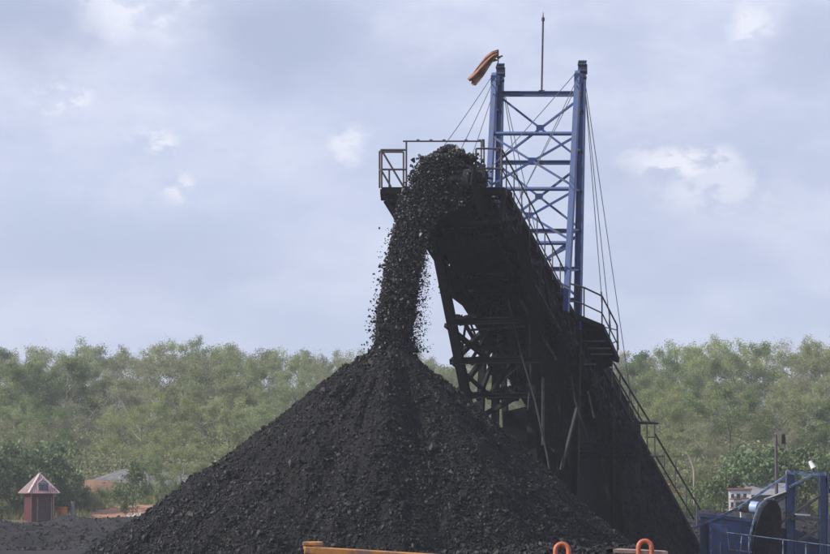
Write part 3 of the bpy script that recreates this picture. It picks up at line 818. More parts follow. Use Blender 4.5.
br(445, 255, 61.2, 500, 290, 64, 0.1, 'palesteel'); br(470, 330, 62, 525, 326, 62.5, 0.07, 'palesteel'); br(520, 300, 61, 556, 360, 62, 0.08, 'palesteel'); br(505, 230, 60, 560, 330, 62, 0.06, 'palesteel')
# loose poles and hoses, paler
br(577, 408, 62.0, 561, 470, 61.3, 0.08, 'palesteel', 'prop')
br(588, 391, 63, 594, 418, 63, 0.05, 'greysteel', 'prop'); br(543, 350, 62, 543, 445, 62, 0.07, 'greysteel', 'prop')
br(506, 377, 62.5, 519, 366, 62.5, 0.05, 'greysteel', 'prop')
for i, pts in enumerate(([(508, 300, 62), (520, 350, 62), (535, 400, 61.7), (547, 455, 61.2), (552, 485, 60.8)], [(571, 375, 63), (575, 400, 63), (588, 440, 63)], [(529, 320, 62.6), (531, 370, 62.6), (528, 410, 62.4)])):
    MB().tube([at(*p) for p in pts], 0.035, 6).build('hose', M['palesteel'], sf)
# dark sheeted drive house and hopper panels low under the boom
mb = MB()
def panel(pts, t=0.05): mb.slab([at(*p) for p in pts], t)
panel([(540, 335, 67), (562, 335, 67), (566, 500, 66.5), (540, 500, 66.5)])
panel([(530, 372, 66), (545, 350, 67), (560, 470, 66), (530, 470, 64.5)])
panel([(503, 412, 66.2), (536, 404, 66.2), (536, 485, 66), (503, 485, 66)])
panel([(560, 345, 68.6), (606, 362, 71.5), (640, 425, 74), (640, 545, 74), (560, 545, 68.6)])
mb.build('sheeting', M['steel'], sf)
mb = MB()  # skirt below the lower boom down to the ground
for i in range(int(s_at_px(395) / step), ns):
    s = i * step
    for w in (0.2, BW - 0.02):
        p, q_ = B(s, w, -0.3), B(s + step - 0.02, w, -0.3)
        mb.slab([p, q_, Vector((q_.x, q_.y, -0.1)), Vector((p.x, p.y, -0.1))], 0.03)
sk = mb.build('skirt', M['steel'], sf)
# spilled coal caked over the skirt, its face rough from top to foot
sv = np.arange(s_at_px(392), LEN + 0.3, 0.07); tv_ = np.linspace(0, 1, 110)
SS, TT = np.meshgrid(sv, tv_)
topv = np.array(R0)[None, None] + np.array(U)[None, None] * SS[..., None] + np.array(W)[None, None] * 0.0 + np.array(NN)[None, None] * (-0.35)
ZZ = topv[..., 2] * (1 - TT) - 0.1 * TT
ns_ = 0.14 * fbm(SS * 0.9, ZZ * 0.9, oct=5, seed=81, gain=.6) + 0.10 + 0.30 * TT ** 2 + 0.05 * fbm(SS * 5, ZZ * 5, oct=3, seed=83)
Pv = topv.copy(); Pv[..., 2] = ZZ; Pv = Pv + np.array(W)[None, None] * ns_[..., None]
nx, ny = len(sv), len(tv_)
i = (np.arange(ny - 1)[:, None] * nx + np.arange(nx - 1)[None]).ravel()
o = np_obj('caked_coal', Pv.reshape(-1, 3), np.stack([i, i + nx, i + nx + 1, i + 1], 1), M['spill'], parent=sf)
mb = MB()  # little service deck
for k_, py in enumerate((444, 448.5, 453, 457)):
    mb.box(at(607, py, 64.5 + 0.1 * k_), 1.7, 0.2, 0.06, (1, 0.15, 0))
mb.box(at(594, 438, 64.4), 0.35, 0.3, 0.06); mb.beam(at(594, 447, 64.4), at(594, 425, 64.4), 0.06); mb.beam(at(620, 447, 64.4), at(620, 425, 64.4), 0.06); mb.beam(at(594, 430, 64.4), at(640, 432, 64.4), 0.05)
mb.beam(at(600, 458, 64.6), at(610, 500, 64.2), 0.08); mb.beam(at(626, 458, 64.6), at(618, 500, 64.2), 0.08)
mb.build('service_deck', M['steel'], sf)
# accumulations of coal on the cross steel
rg = np.random.default_rng(4)
pts = []
for (px, py, Y, sx, sz, k_) in ((500, 318, 65, .4, .12, 160), (512, 392, 64, .5, .12, 200), (470, 320, 63, .3, .08, 80), (486, 360, 64, .3, .08, 90)):
    c0 = at(px, py, Y)
    pts.append(np.array(c0)[None] + rg.normal(0, 1, (k_, 3)) * np.array([sx, 0.4, sz]) * 0.6)
n_ = 9000
s_ = rg.uniform(0.3, 13, n_); w_ = rg.uniform(0.0, BW, n_); h_ = -D - 0.18 + np.where(rg.uniform(0, 1, n_) < .6, rg.uniform(-.12, .35, n_), rg.uniform(0, 1.0, n_))
keep_ = fbm(s_ * 1.1, w_ * 1.6, oct=3, seed=91) > -0.1
q_ = np.array(R0)[None] + np.array(U)[None] * s_[:, None] + np.array(W)[None] * (w_ - BW)[:, None] + np.array(NN)[None] * h_[:, None]
pts.append(q_[keep_])
pts = np.concatenate(pts)
V1, F1 = lumps(pts, rg.uniform(0.03, 0.13, len(pts)), rg, ICO_V, ICO_F, jit=.15)
o = np_obj('caked_coal', V1, F1, M['coal'], parent=sf); o['kind'] = 'stuff'

# ------------------------------------------------------------------ coal coming over the head and falling
rg = np.random.default_rng(12)
ys_ = [154, 160, 170, 185, 200, 220, 240, 260, 280, 300, 320, 340, 356]
xl_ = [432, 420, 412, 405, 398, 395, 391, 387.5, 383.5, 380, 377, 375, 370]
xr_ = [446, 462, 474, 486, 472, 438, 426, 422, 418.5, 416, 413.5, 411, 419]
def stream(n, spread, edge=1.0, y0=154, y1=352):
    v = rg.uniform(0, 1, n) ** 0.95
    py = y0 + (y1 - y0) * v
    a_, b_ = np.interp(py, ys_, xl_), np.interp(py, ys_, xr_)
    u = rg.normal(0, 1, n) * 0.42 * edge
    lim = 1.0 + spread * rg.uniform(0, 1, n)
    bad = np.abs(u) > lim; u[bad] = rg.uniform(-1, 1, bad.sum()) * (lim[bad] * 0.98)
    px = (a_ + b_) / 2 + (b_ - a_) / 2 * u
    return px, py
def cpos(px, py, thick):
    Y0 = 59.2 - 1.4 * sstep(180, 350, py)
    Y = Y0 + rg.normal(0, 1, len(px)) * thick
    a_ = (px - CX) / F; b_ = (CY - py) / F
    d = np.stack([a_, math.cos(TH) - b_ * math.sin(TH), math.sin(TH) + b_ * math.cos(TH)], 1)
    return np.array([0, 0, CAMZ])[None] + d * (Y / d[:, 1])[:, None]
allV, allF, off = [], [], 0
def addl(C, s_, **kw):
    global off
    v_, f_ = lumps(C, s_, rg, **kw); allV.append(v_); allF.append(f_ + off); off += len(v_)
px, py = stream(60000, 0.05, 1.2)
addl(cpos(px, py, 0.22), np.clip(rg.lognormal(-3.95, 0.45, len(px)), 0.010, 0.07))
px, py = stream(2600, 0.1, 1.2)
addl(cpos(px, py, 0.25), np.clip(rg.lognormal(-3.25, 0.4, len(px)), 0.025, 0.11), tv=ICO_V, tf=ICO_F, jit=.14)
# stragglers thrown wide of the stream
px, py = stream(4200, 0.75, 1.9, 228, 352)
addl(cpos(px, py, 0.3), np.clip(rg.lognormal(-3.9, 0.5, len(px)), 0.010, 0.07))
n2 = 2200; py = rg.uniform(235, 350, n2); px = np.interp(py, ys_, xr_) + np.abs(rg.normal(0, 1, n2)) * 7 * sstep(225, 300, py)
addl(cpos(px, py, 0.3), np.clip(rg.lognormal(-4.6, 0.35, n2), 0.006, 0.022))
falling = np_obj('falling_coal', np.concatenate(allV), np.concatenate(allF), M['lump2'])
tag(falling, 'thick stream of black coal lumps pouring off the conveyor head', 'falling coal', kind='stuff')
# the load on the belt
n3 = 30000
s_ = rg.uniform(-1.25, LEN - 1, n3); w_ = rg.normal(0, 0.36, n3)
h_ = (0.42 + 0.34 * np.exp(-(w_ / 0.42) ** 2)) * 1.0
hump = 0.30 * np.exp(-((s_ + 0.55) / 1.0) ** 2) - 1.1 * sstep(-0.9, -1.6, s_) * 0.4
h_ = h_ + hump - np.abs(rg.normal(0, 0.05, n3))
Bs = np.array(R0)[None] + np.array(U)[None] * s_[:, None] + np.array(W)[None] * (1.0 + w_ - BW)[:, None] + np.array(NN)[None] * h_[:, None]
v_, f_ = lumps(Bs, np.clip(rg.lognormal(-3.3, 0.35, n3), 0.02, 0.10), rg)
o = np_obj('belt_coal', v_, f_, M['lump2']); tag(o, 'ridge of coal riding up the conveyor belt', 'coal on belt', kind='stuff')

# ------------------------------------------------------------------ windsock on the left post
wr = at(498, 66, LT.y - 0.1); 
ws = empty('windsock', wr, 'faded orange windsock drooping from the left mast post', 'windsock')
top_ = at(498.2, 50, wr.y)
MB().tube([wr - Vector((0, 0, 0.5)), top_], 0.022, 6).build('rod', M['greysteel'], ws)
MB().tube([at(497, 58, wr.y), at(502.5, 56, wr.y - .1)], 0.03, 6).build('swivel_arm', M['greysteel'], ws)
upe = [(498, 49.5), (492, 51.5), (486, 56.5), (481, 62.5), (476, 69), (472, 74.5), (467.8, 78.5)]
loe = [(497.5, 57), (494, 60), (490.5, 65), (487, 71), (483, 77), (479, 82), (474.5, 86.5)]
vs, fs = [], []
nu, nv = 25, 13
for i in range(nu):
    t_ = i / (nu - 1) * 6
    a_ = [np.interp(t_, range(7), [p[k] for p in upe]) for k in (0, 1)]
    b_ = [np.interp(t_, range(7), [p[k] for p in loe]) for k in (0, 1)]
    for j in range(nv):
        u_ = j / (nv - 1)
        fold = 0.10 * math.sin(u_ * 9 + t_ * 0.5) * (0.4 + 0.1 * t_) + 0.05 * math.sin(u_ * 17 + t_ * 1.3) + 0.04 * math.sin(t_ * 3 + u_ * 2)
        rag = (0.9 * math.sin(u_ * 11) + 0.6 * math.sin(u_ * 23 + 1)) if i == nu - 1 else 0
        vs.append(at(a_[0] + (b_[0] - a_[0]) * u_ - rag * .7, a_[1] + (b_[1] - a_[1]) * u_ + rag * .8, wr.y - 0.1 + fold))
for i in range(nu - 1):
    for j in range(nv - 1): fs.append((i * nv + j, i * nv + j + 1, (i + 1) * nv + j + 1, (i + 1) * nv + j))
mb = MB(); mb.add(vs, fs, True)
o = mb.build('sleeve', M['cloth'], ws)
sd = o.modifiers.new('thickness', 'SOLIDIFY'); sd.thickness = 0.012
mb = MB(); mb.add([at(489, 63, wr.y), at(497, 61, wr.y - .1), at(501.5, 57, wr.y - .15), at(497, 59.5, wr.y - .1), at(491, 57, wr.y)], [(0, 1, 2, 3, 4)])
o = mb.build('torn_flap', M['cloth'], ws); sd = o.modifiers.new('thickness', 'SOLIDIFY'); sd.thickness = 0.012

# ------------------------------------------------------------------ orange truck bed at the bottom edge
TY = 25.0
ta = at(304.5, 546.0, TY)
dirx = Vector((1, 0, 0)); diry = Vector((-dirx.y, dirx.x, 0))
tz = ta.z
bed = empty('truck_bed', (ta.x, ta.y, 0), 'orange steel truck bed rim with lifting rings below the coal heap', 'truck bed')
def T(x_, y_, z_): return Vector((ta.x, ta.y, 0)) + dirx * x_ + diry * y_ + Vector((0, 0, z_ - 0.060 * x_))
LB_, WB_ = 4.9, 2.2
mb = MB()
mb.slab([T(0, 0, 0.9), T(LB_, 0, 0.9), T(LB_, 0, tz - 0.08), T(0, 0, tz - 0.02)], 0.05)
mb.slab([T(0, WB_, 0.9), T(LB_, WB_, 0.9), T(LB_, WB_, tz - 0.10), T(0, WB_, tz - 0.10)], 0.05)
mb.slab([T(0.03, 0.03, 0.9), T(0.03, WB_ - .03, 0.9), T(0.03, WB_ - .03, tz - 0.10), T(0.03, 0.03, tz - 0.03)], 0.05)
mb.slab([T(LB_, 0.03, 0.9), T(LB_, WB_ - .03, 0.9), T(LB_, WB_ - .03, tz - 0.12), T(LB_, 0.03, tz - 0.12)], 0.05)
mb.slab([T(0, 0, 0.9), T(LB_, 0, 0.9), T(LB_, WB_, 0.9), T(0, WB_, 0.9)], 0.06)
for x_ in np.linspace(0.5, LB_ - 0.4, 6): mb.beam(T(x_, -0.06, 0.95), T(x_, -0.06, tz - 0.12), 0.1, 0.07)
mb.build('side_board', M['orange'], bed, bevel=0.006)
mb = MB(); mb.beam(T(0, 0, tz - 0.045), T(LB_, 0, tz - 0.045), 0.14, 0.09); mb.beam(T(0.04, 0.1, tz + 0.005), T(0.04, WB_, tz - 0.05), 0.12, 0.09)
mb.box(T(0.10, 0.02, tz + 0.035), 0.24, 0.16, 0.05, dirx)
mb.build('top_rim', M['orange'], bed, bevel=0.012)
# pale capping and the two rings near the right end
for i, (px, py, Y) in enumerate(((562, 550.5, TY), (645, 547.5, TY))):
    c0 = at(px, py, Y); r_ = 0.080
    pts = [c0 + Vector((r_ * math.cos(t_), 0.02 * math.sin(t_), r_ * math.sin(t_))) for t_ in np.linspace(0, math.pi, 15)]
    pts = [pts[0] + Vector((0, 0, -0.16))] + pts + [pts[-1] + Vector((0, 0, -0.16))]
    MB().tube(pts, 0.030, 10).build('lifting_ring', M['ringpaint'], bed)
mb = MB()
a_, b_ = at(613, 550.8, TY), at(668, 553.0, TY)
mb.slab([a_, b_, b_ + Vector((0.0, 0.35, 0)), a_ + Vector((0.1, 0.35, 0.0))], 0.04, (0, 0, 1))
mb.build('capping', M['palerim'], bed)
for px, py in ((562, 553), (645, 552)):
    c0 = at(px, py, TY)
    MB().box(Vector((c0.x, c0.y - 0.01, (c0.z - 0.04 + 0.9) / 2)), 0.26, 0.16, c0.z - 0.04 - 0.9).build('ring_bracket', M['orange'], bed)
# coal filling the bed
def load(X_, Y_):
    return 0
xs = np.arange(0.1, LB_, 0.03); yv = np.arange(0.05, WB_, 0.03)
XX, YY = np.meshgrid(xs, yv)
ramp_ = sstep(1.0, 2.9, XX)
ZZ = tz - 0.20 + 0.0 * XX + 0.13 * ramp_ * np.sin(np.pi * YY / WB_) + 0.05 * fbm(XX * 2.0, YY * 2.0, oct=4, seed=41) - 0.22 * sstep(4.0, 4.6, XX) - 0.1 * sstep(.35, 0., YY)
Pw = np.array([ta.x, ta.y, 0])[None, None] + XX[..., None] * np.array(dirx) + YY[..., None] * np.array(diry); Pw[..., 2] = ZZ
nx, ny = len(xs), len(yv)
i = (np.arange(ny - 1)[:, None] * nx + np.arange(nx - 1)[None]).ravel()
Fq = np.stack([i, i + 1, i + nx + 1, i + nx], 1)
idx = rg.integers(0, nx * ny, 5200)
s_ = np.clip(rg.lognormal(-4.0, 0.45, len(idx)), 0.008, 0.055)
v2, f2 = lumps(Pw.reshape(-1, 3)[idx] + np.array([0, 0, .004]), s_, rg)
V = Pw.reshape(-1, 3); tri = np.concatenate([Fq[:, [0, 1, 2]], Fq[:, [0, 2, 3]]])
o = np_obj('bed_coal', np.concatenate([V, v2]), np.concatenate([tri, f2 + len(V)]), M['lump'])
tag(o, 'coal heaped inside the orange truck bed', 'coal load', kind='stuff')

# ------------------------------------------------------------------ feeder at the stacker's tail
FY = 80.0
fd = empty('feed_hopper', (at(760, 540, FY).x, FY, 0), 'blue steel tail feeder with truss, curved drum guard and handrails', 'feeder')
fp = lambda px, py, dy=0.0: at(px, py, FY + dy)
mb = MB()
mb.slab([fp(700, 514), fp(752, 520), fp(752, 575), fp(700, 575)], 0.08); mb.slab([fp(700, 514), fp(752, 520), fp(752, 520, 2.4), fp(700, 514, 2.4)], 0.05)
mb.beam(fp(698, 514.5, -.05), fp(753, 520.5, -.05), 0.12, 0.14)
mb.slab([fp(708, 523, -.3), fp(727, 524, -.3), fp(727, 575, -.3), fp(708, 575, -.3)], 0.5)
mb.slab([fp(770, 527, .6), fp(795, 529, .6), fp(830, 545, .6), fp(860, 560, .6), fp(860, 580, .6), fp(750, 580, .6)], 0.1)
mb.build('hopper_body', M['navy'], fd)
for x_, w_, yt in ((790.5, 0.34, 472), (823.5, 0.34, 474)):
    for dy in (0, 2.0):
        MB().ibeam(fp(x_, yt, dy), Vector((fp(x_, 560, dy).x, FY + dy, 0.0)), w_, w_, up=(1, 0, 0)).build('post', M['navy'], fd)
MB().beam(fp(786, 472.5), fp(826, 474), 0.16, 0.14).build('crossbar', M['paleblue'], fd)
MB().beam(fp(786, 472.5, 2), fp(826, 474, 2), 0.16, 0.14).build('crossbar', M['navy'], fd)
for (x0, y0, x1, y1, w_, m_) in ((694, 528, 738, 508, .09, 'navy'), (738, 508, 786, 476, .09, 'paleblue'), (776, 526, 820, 496, .11, 'greysteel'), (789, 487, 812, 475, .08, 'paleblue'),
                                 (791, 518, 820, 520, .12, 'greysteel'), (798, 541, 820, 529, .09, 'greysteel'), (795, 514, 810, 515, .06, 'lampwhite'), (773, 504, 788, 493, .09, 'greysteel')):
    MB().beam(fp(x0, y0, -.2), fp(x1, y1, -.12), w_, w_).build('truss_brace', M[m_], fd)
# drum with its curved guard
dc = fp(767, 527)
dm = MB()
prof = [(750, 560), (752, 536), (756, 520), (761, 507), (768, 500.5), (774, 501), (778, 508), (779, 520), (778, 535), (776, 560)]
dm.slab([fp(x_, y_, .25) for x_, y_ in prof], 1.2, (0, 1, 0))
dm.build('drum', M['steel'], fd)
gd = MB(); pr = [(748.5, 560), (749, 543), (752, 527), (756, 513), (761, 503.5), (767, 498.5), (774, 499)]
for i in range(len(pr) - 1): gd.beam(fp(*pr[i], -.4), fp(*pr[i + 1], -.4), 0.06, 0.12, up=(0, 1, 0))
gd.build('drum_guard', M['paleblue'], fd)
ap = MB(); ap.slab([fp(764, 499, -.2), fp(786, 491, -.2), fp(788, 496, .6), fp(772, 505, .6)], 0.05); ap.build('chute_plate', M['concrete'], fd)
hr = MB()
for a_, b_ in (((727, 532.5), (850, 548)), ((727, 532.5), (729, 549)), ((729, 549.5), (752, 552)), ((742, 535), (739, 560)), ((749, 536), (749, 560)), ((710.5, 527), (711, 560)), ((720, 542), (720, 560)), ((783, 540), (783, 560)), ((806, 543), (806, 560))):
    hr.tube([fp(*a_, -.9), fp(*b_, -.9)], 0.028, 6)
hr.build('handrail', M['paleblue'], fd)
# coiled hose at the right post
MB().tube([fp(826, 478), fp(829, 490), fp(834, 497), fp(842, 492)], 0.05, 6).build('hose', M['steel'], fd)
# floodlight on the post
fl = empty('floodlight', fp(814, 474), 'small white floodlight on top of the blue feeder truss', 'floodlight')
MB().tube([fp(814, 474), fp(813, 468)], 0.03, 6).build('bracket', M['greysteel'], fl)
c0 = fp(811.5, 464.5)
MB().tube([c0 + Vector((-0.06, 0, 0.14)), c0 + Vector((0.07, -.05, -0.13))], 0.07, 12, r2=0.11).build('lamp_head', M['lampwhite'], fl)

# street lamp behind
LY = 104.0
lp_ = at(776.5, 500, LY)
sl = empty('yard_lamp', (lp_.x, LY, gz(lp_.x, LY)), 'thin dark lamp post with a short square arm behind the feeder', 'lamp post')
MB().tube([Vector((lp_.x, LY, gz(lp_.x, LY))), at(776, 434, LY)], 0.10, 8, r2=0.07).build('pole', M['rail'], sl)
MB().beam(at(775, 433.5, LY), at(784.5, 435, LY), 0.12, 0.14).build('arm', M['palerim'], sl)
MB().box(at(783.5, 439, LY), 0.16, 0.2, 0.5).build('lamp_head', M['steel'], sl)

# white building and its tank
BY = 118.0
bz = gz(at(740, 515, BY).x, BY)
bl = empty('white_building', (at(740, 515, BY).x, BY, bz), 'small white building with red trimmed roof edge beyond the feeder', 'building')
bp_ = lambda px, py, dy=0.0: at(px, py, BY + dy)
a_, b_ = bp_(728.5, 490), bp_(751, 490); zt_ = a_.z
bay = Vector(((a_.x + b_.x) / 2, BY, 0)).normalized(); bax = Vector((bay.y, -bay.x, 0)); bc0 = Vector(((a_.x + b_.x) / 2, BY, 0)) + bay * 1.6
MB().box(bc0 + Vector((0, 0, (zt_ + bz) / 2 - .1)), b_.x - a_.x, 3.2, zt_ - bz + .2, bax).build('wall', M['white'], bl)
MB().box(bc0 + Vector((0, 0, zt_ + 0.05)), b_.x - a_.x + 0.15, 3.4, 0.09, bax).build('roof', M['redtrim'], bl)
for (x0, x1, y0, y1) in ((731, 734, 494, 498), (736.5, 740, 493.5, 498), (743, 747, 493.5, 497), (730.8, 733.5, 502, 507), (736, 739.5, 502, 507)):
    p0, p1 = bp_(x0, y0), bp_(x1, y1)
    f_ = MB().box(Vector(((p0.x + p1.x) / 2, BY - 0.02, (p0.z + p1.z) / 2)), p1.x - p0.x, 0.08, p0.z - p1.z).build('window', M['glass'], bl)
    MB().box(Vector(((p0.x + p1.x) / 2, BY - 0.04, p1.z - 0.05)), p1.x - p0.x + .15, 0.12, 0.06).build('sill', M['redtrim'], f_)
c0 = at(750, 507.5, 112)
tk = empty('water_tank', (c0.x, 112, c0.z - 0.35), 'pale blue cylindrical tank lying before the white building', 'tank')
MB().tube([at(741, 506.5, 112), at(755, 507.5, 111.6)], 0.30, 20).build('barrel', M['steel'], tk)
MB().tube([at(752, 507.2, 111.6), at(759, 508, 111.3)], 0.33, 20).build('end_cap', M['tank'], tk)
mb = MB()
for px in (743, 755): mb.beam(at(px, 509, 112), Vector((at(px, 512, 112).x, 112, gz(c0.x, 112))), 0.15, 0.3)
mb.build('saddle', M['concrete'], tk)
# grey shed
SY = 124.0
a_, b_ = at(751, 486, SY), at(788, 488, SY); zt_ = a_.z; sz_ = gz((a_.x + b_.x) / 2, SY)
sh = empty('grey_shed', ((a_.x + b_.x) / 2, SY, sz_), 'low grey sheet roofed shed to the right of the white building', 'shed')
MB().box(Vector(((a_.x + b_.x) / 2, SY + 2, (zt_ + sz_) / 2 - .35)), b_.x - a_.x, 3.6, zt_ - sz_ - .4).build('wall', M['greyroof'], sh)
mb = MB(); mb.slab([Vector((a_.x - .2, SY - .2, zt_ - 0.55)), Vector((b_.x + .2, SY - .2, zt_ - 0.55)), Vector((b_.x + .2, SY + 2, zt_ + .15)), Vector((a_.x - .2, SY + 2, zt_ + .15))], 0.06)
mb.slab([Vector((a_.x - .2, SY + 4.2, zt_ - 0.55)), Vector((b_.x + .2, SY + 4.2, zt_ - 0.55)), Vector((b_.x + .2, SY + 2, zt_ + .15)), Vector((a_.x - .2, SY + 2, zt_ + .15))], 0.06)
mb.build('roof', M['greyroof'], sh)
# white rubble heap by the orange soil
c0 = at(143, 516, 127.5); rg = np.random.default_rng(77)
nn_ = 120; C = np.stack([c0.x + rg.normal(0, .45, nn_), 127.5 + rg.normal(0, .3, nn_), np.abs(rg.normal(0, .18, nn_))], 1); C[:, 2] += zground(C[:, 0], C[:, 1])
v_, f_ = lumps(C, rg.uniform(.05, .2, nn_), rg, ICO_V, ICO_F, jit=.1)
o = np_obj('rubble_heap', v_, f_, M['concrete']); tag(o, 'small heap of white rubble at the left foot of the coal heap', 'rubble', kind='stuff')

# ------------------------------------------------------------------ red hut
HY = 126.0
hl_, hr_ = at(21.8, 520, HY), at(50.2, 520, HY)
hz = gz((hl_.x + hr_.x) / 2, HY) - 0.1
zE = at(36, 493.5, HY).z; zA = at(37, 474, HY + 0.9).z
hut = empty('red_hut', ((hl_.x + hr_.x) / 2, HY + 0.9, hz), 'small maroon hut with a pointed striped red roof at left', 'hut')
yaw = 0.48
ax = Vector((math.cos(yaw), math.sin(yaw), 0)) ; ay = Vector((-math.sin(yaw), math.cos(yaw), 0))
hc = Vector(((hl_.x + hr_.x) / 2, HY + 0.9, 0)); hw = 0.70
hp_ = lambda x_, y_, z_: hc + ax * x_ + ay * y_ + Vector((0, 0, z_))
# corrugated walls
mb = MB()
def corr(p, q, z0, z1, mb, n_=22, amp=0.018):
    d = (q - p); L_ = d.length; d.normalize(); nr = Vector((d.y, -d.x, 0))
    vs = []
    for i in range(n_ * 2 + 1):
        o_ = nr * (amp if i % 2 else -amp); b0 = p + d * (L_ * i / (n_ * 2)) + o_
        vs += [Vector((b0.x, b0.y, z0)), Vector((b0.x, b0.y, z1))]
    mb.add(vs, [(2 * i, 2 * i + 2, 2 * i + 3, 2 * i + 1) for i in range(n_ * 2)])
c4 = [hp_(-hw, -hw, 0), hp_(hw, -hw, 0), hp_(hw, hw, 0), hp_(-hw, hw, 0)]
for i in range(4): corr(c4[i], c4[(i + 1) % 4], hz, zE + 0.08, mb)
mb.build('wall', M['hutwall'], hut)
MB().box(hp_(0.12, -hw - 0.02, (hz + zE) / 2 - .12), 0.78, 0.03, (zE - hz) - 0.35, ax).build('door', M['hutdark'], hut)
mb = MB()
for x_ in (-0.32, 0.56): mb.box(hp_(x_, -hw - 0.04, (hz + zE) / 2 - .1), 0.05, 0.06, (zE - hz) - .3, ax)
for p_ in c4: mb.beam(Vector((p_.x, p_.y, hz)), Vector((p_.x, p_.y, zE)), 0.07)
mb.build('corner_trim', M['palerim'], hut)
# striped pyramid roof
ew = 1.0; ap_ = hp_(0, 0, zA)
e4_ = [hp_(-ew, -ew, zE), hp_(ew, -ew, zE), hp_(ew, ew, zE), hp_(-ew, ew, zE)]
mb = MB(); ms = MB()
for i in range(4):
    p, q_ = e4_[i], e4_[(i + 1) % 4]
    mb.slab([p, q_, ap_], 0.04)
    nrm = (q_ - p).cross(ap_ - p).normalized()
    for k in range(1, 16):
        t_ = k / 16; s0 = p.lerp(q_, t_); mid_ = (p + q_) / 2
        f_ = 1 - abs(2 * t_ - 1); s1 = s0 + (ap_ - mid_) * f_ * 0.97
        ms.beam(s0 + nrm * 0.03, s1 + nrm * 0.03, 0.035, 0.03, up=nrm)
rf = mb.build('roof', M['hutroof'], hut); ms.build('roof_rib', M['hutridge'], rf)
mb = MB()
for p in e4_: mb.beam(p + Vector((0, 0, .04)), ap_ + Vector((0, 0, .05)), 0.12, 0.05)
mb.build('ridge_cap', M['hutridge'], rf)
# grey louvred dormer on the front slope
MB().slab([hp_(-0.30, -0.84, zE + 0.2), hp_(0.34, -0.84, zE + 0.2), hp_(0.34, -0.66, zE + 0.62), hp_(0.02, -0.55, zE + 0.85), hp_(-0.30, -0.66, zE + 0.62)], 0.08).build('dormer', M['hutgrey'], rf)
mb = MB()
for k in range(5): mb.box(hp_(0.02, -0.90 + k * 0.035, zE + 0.25 + k * 0.085), 0.55, 0.03, 0.03, ax)
mb.build('louvre', M['hutdark'], rf)
mb = MB()
for x_ in (-0.32, 0.36): mb.beam(hp_(x_, -0.89, zE + 0.18), hp_(x_, -0.70, zE + .64), 0.05)
mb.beam(hp_(-0.34, -.7, zE + .62), hp_(0.02, -.6, zE + .88), 0.05); mb.beam(hp_(0.38, -.7, zE + .62), hp_(0.02, -.6, zE + .88), 0.05)
mb.build('dormer_trim', M['hutridge'], rf)
# orange drum stack and grey post by the hut
c0 = at(62.5, 517, 128); z0 = gz(c0.x, 128)
dr = empty('orange_drum', (c0.x, 128, z0), 'orange oil drum standing to the right of the red hut', 'drum')
mb = MB(); mb.tube([Vector((c0.x, 128, z0)), Vector((c0.x, 128, z0 + 0.88))], 0.29, 20); mb.build('barrel', M['orangesign'], dr)
mb = MB()
for h_ in (0.02, 0.3, 0.6, 0.88): mb.tube([Vector((c0.x, 128, z0 + h_ - .015)), Vector((c0.x, 128, z0 + h_ + .015))], 0.305, 20)
mb.build('hoop', M['orangesign'], dr)
c0 = at(72.7, 517, 128); z0 = gz(c0.x, 128)
mb = MB(); mb.tube([Vector((c0.x, 128, z0 - .1)), Vector((c0.x, 128, z0 + 1.15))], 0.11, 14, r2=0.10); mb.tube([Vector((c0.x, 128, z0 + 1.15)), Vector((c0.x, 128, z0 + 1.21))], 0.13, 14)
o = mb.build('bollard', M['hutgrey']); tag(o, 'thick grey post between the orange drum and the grass', 'post')

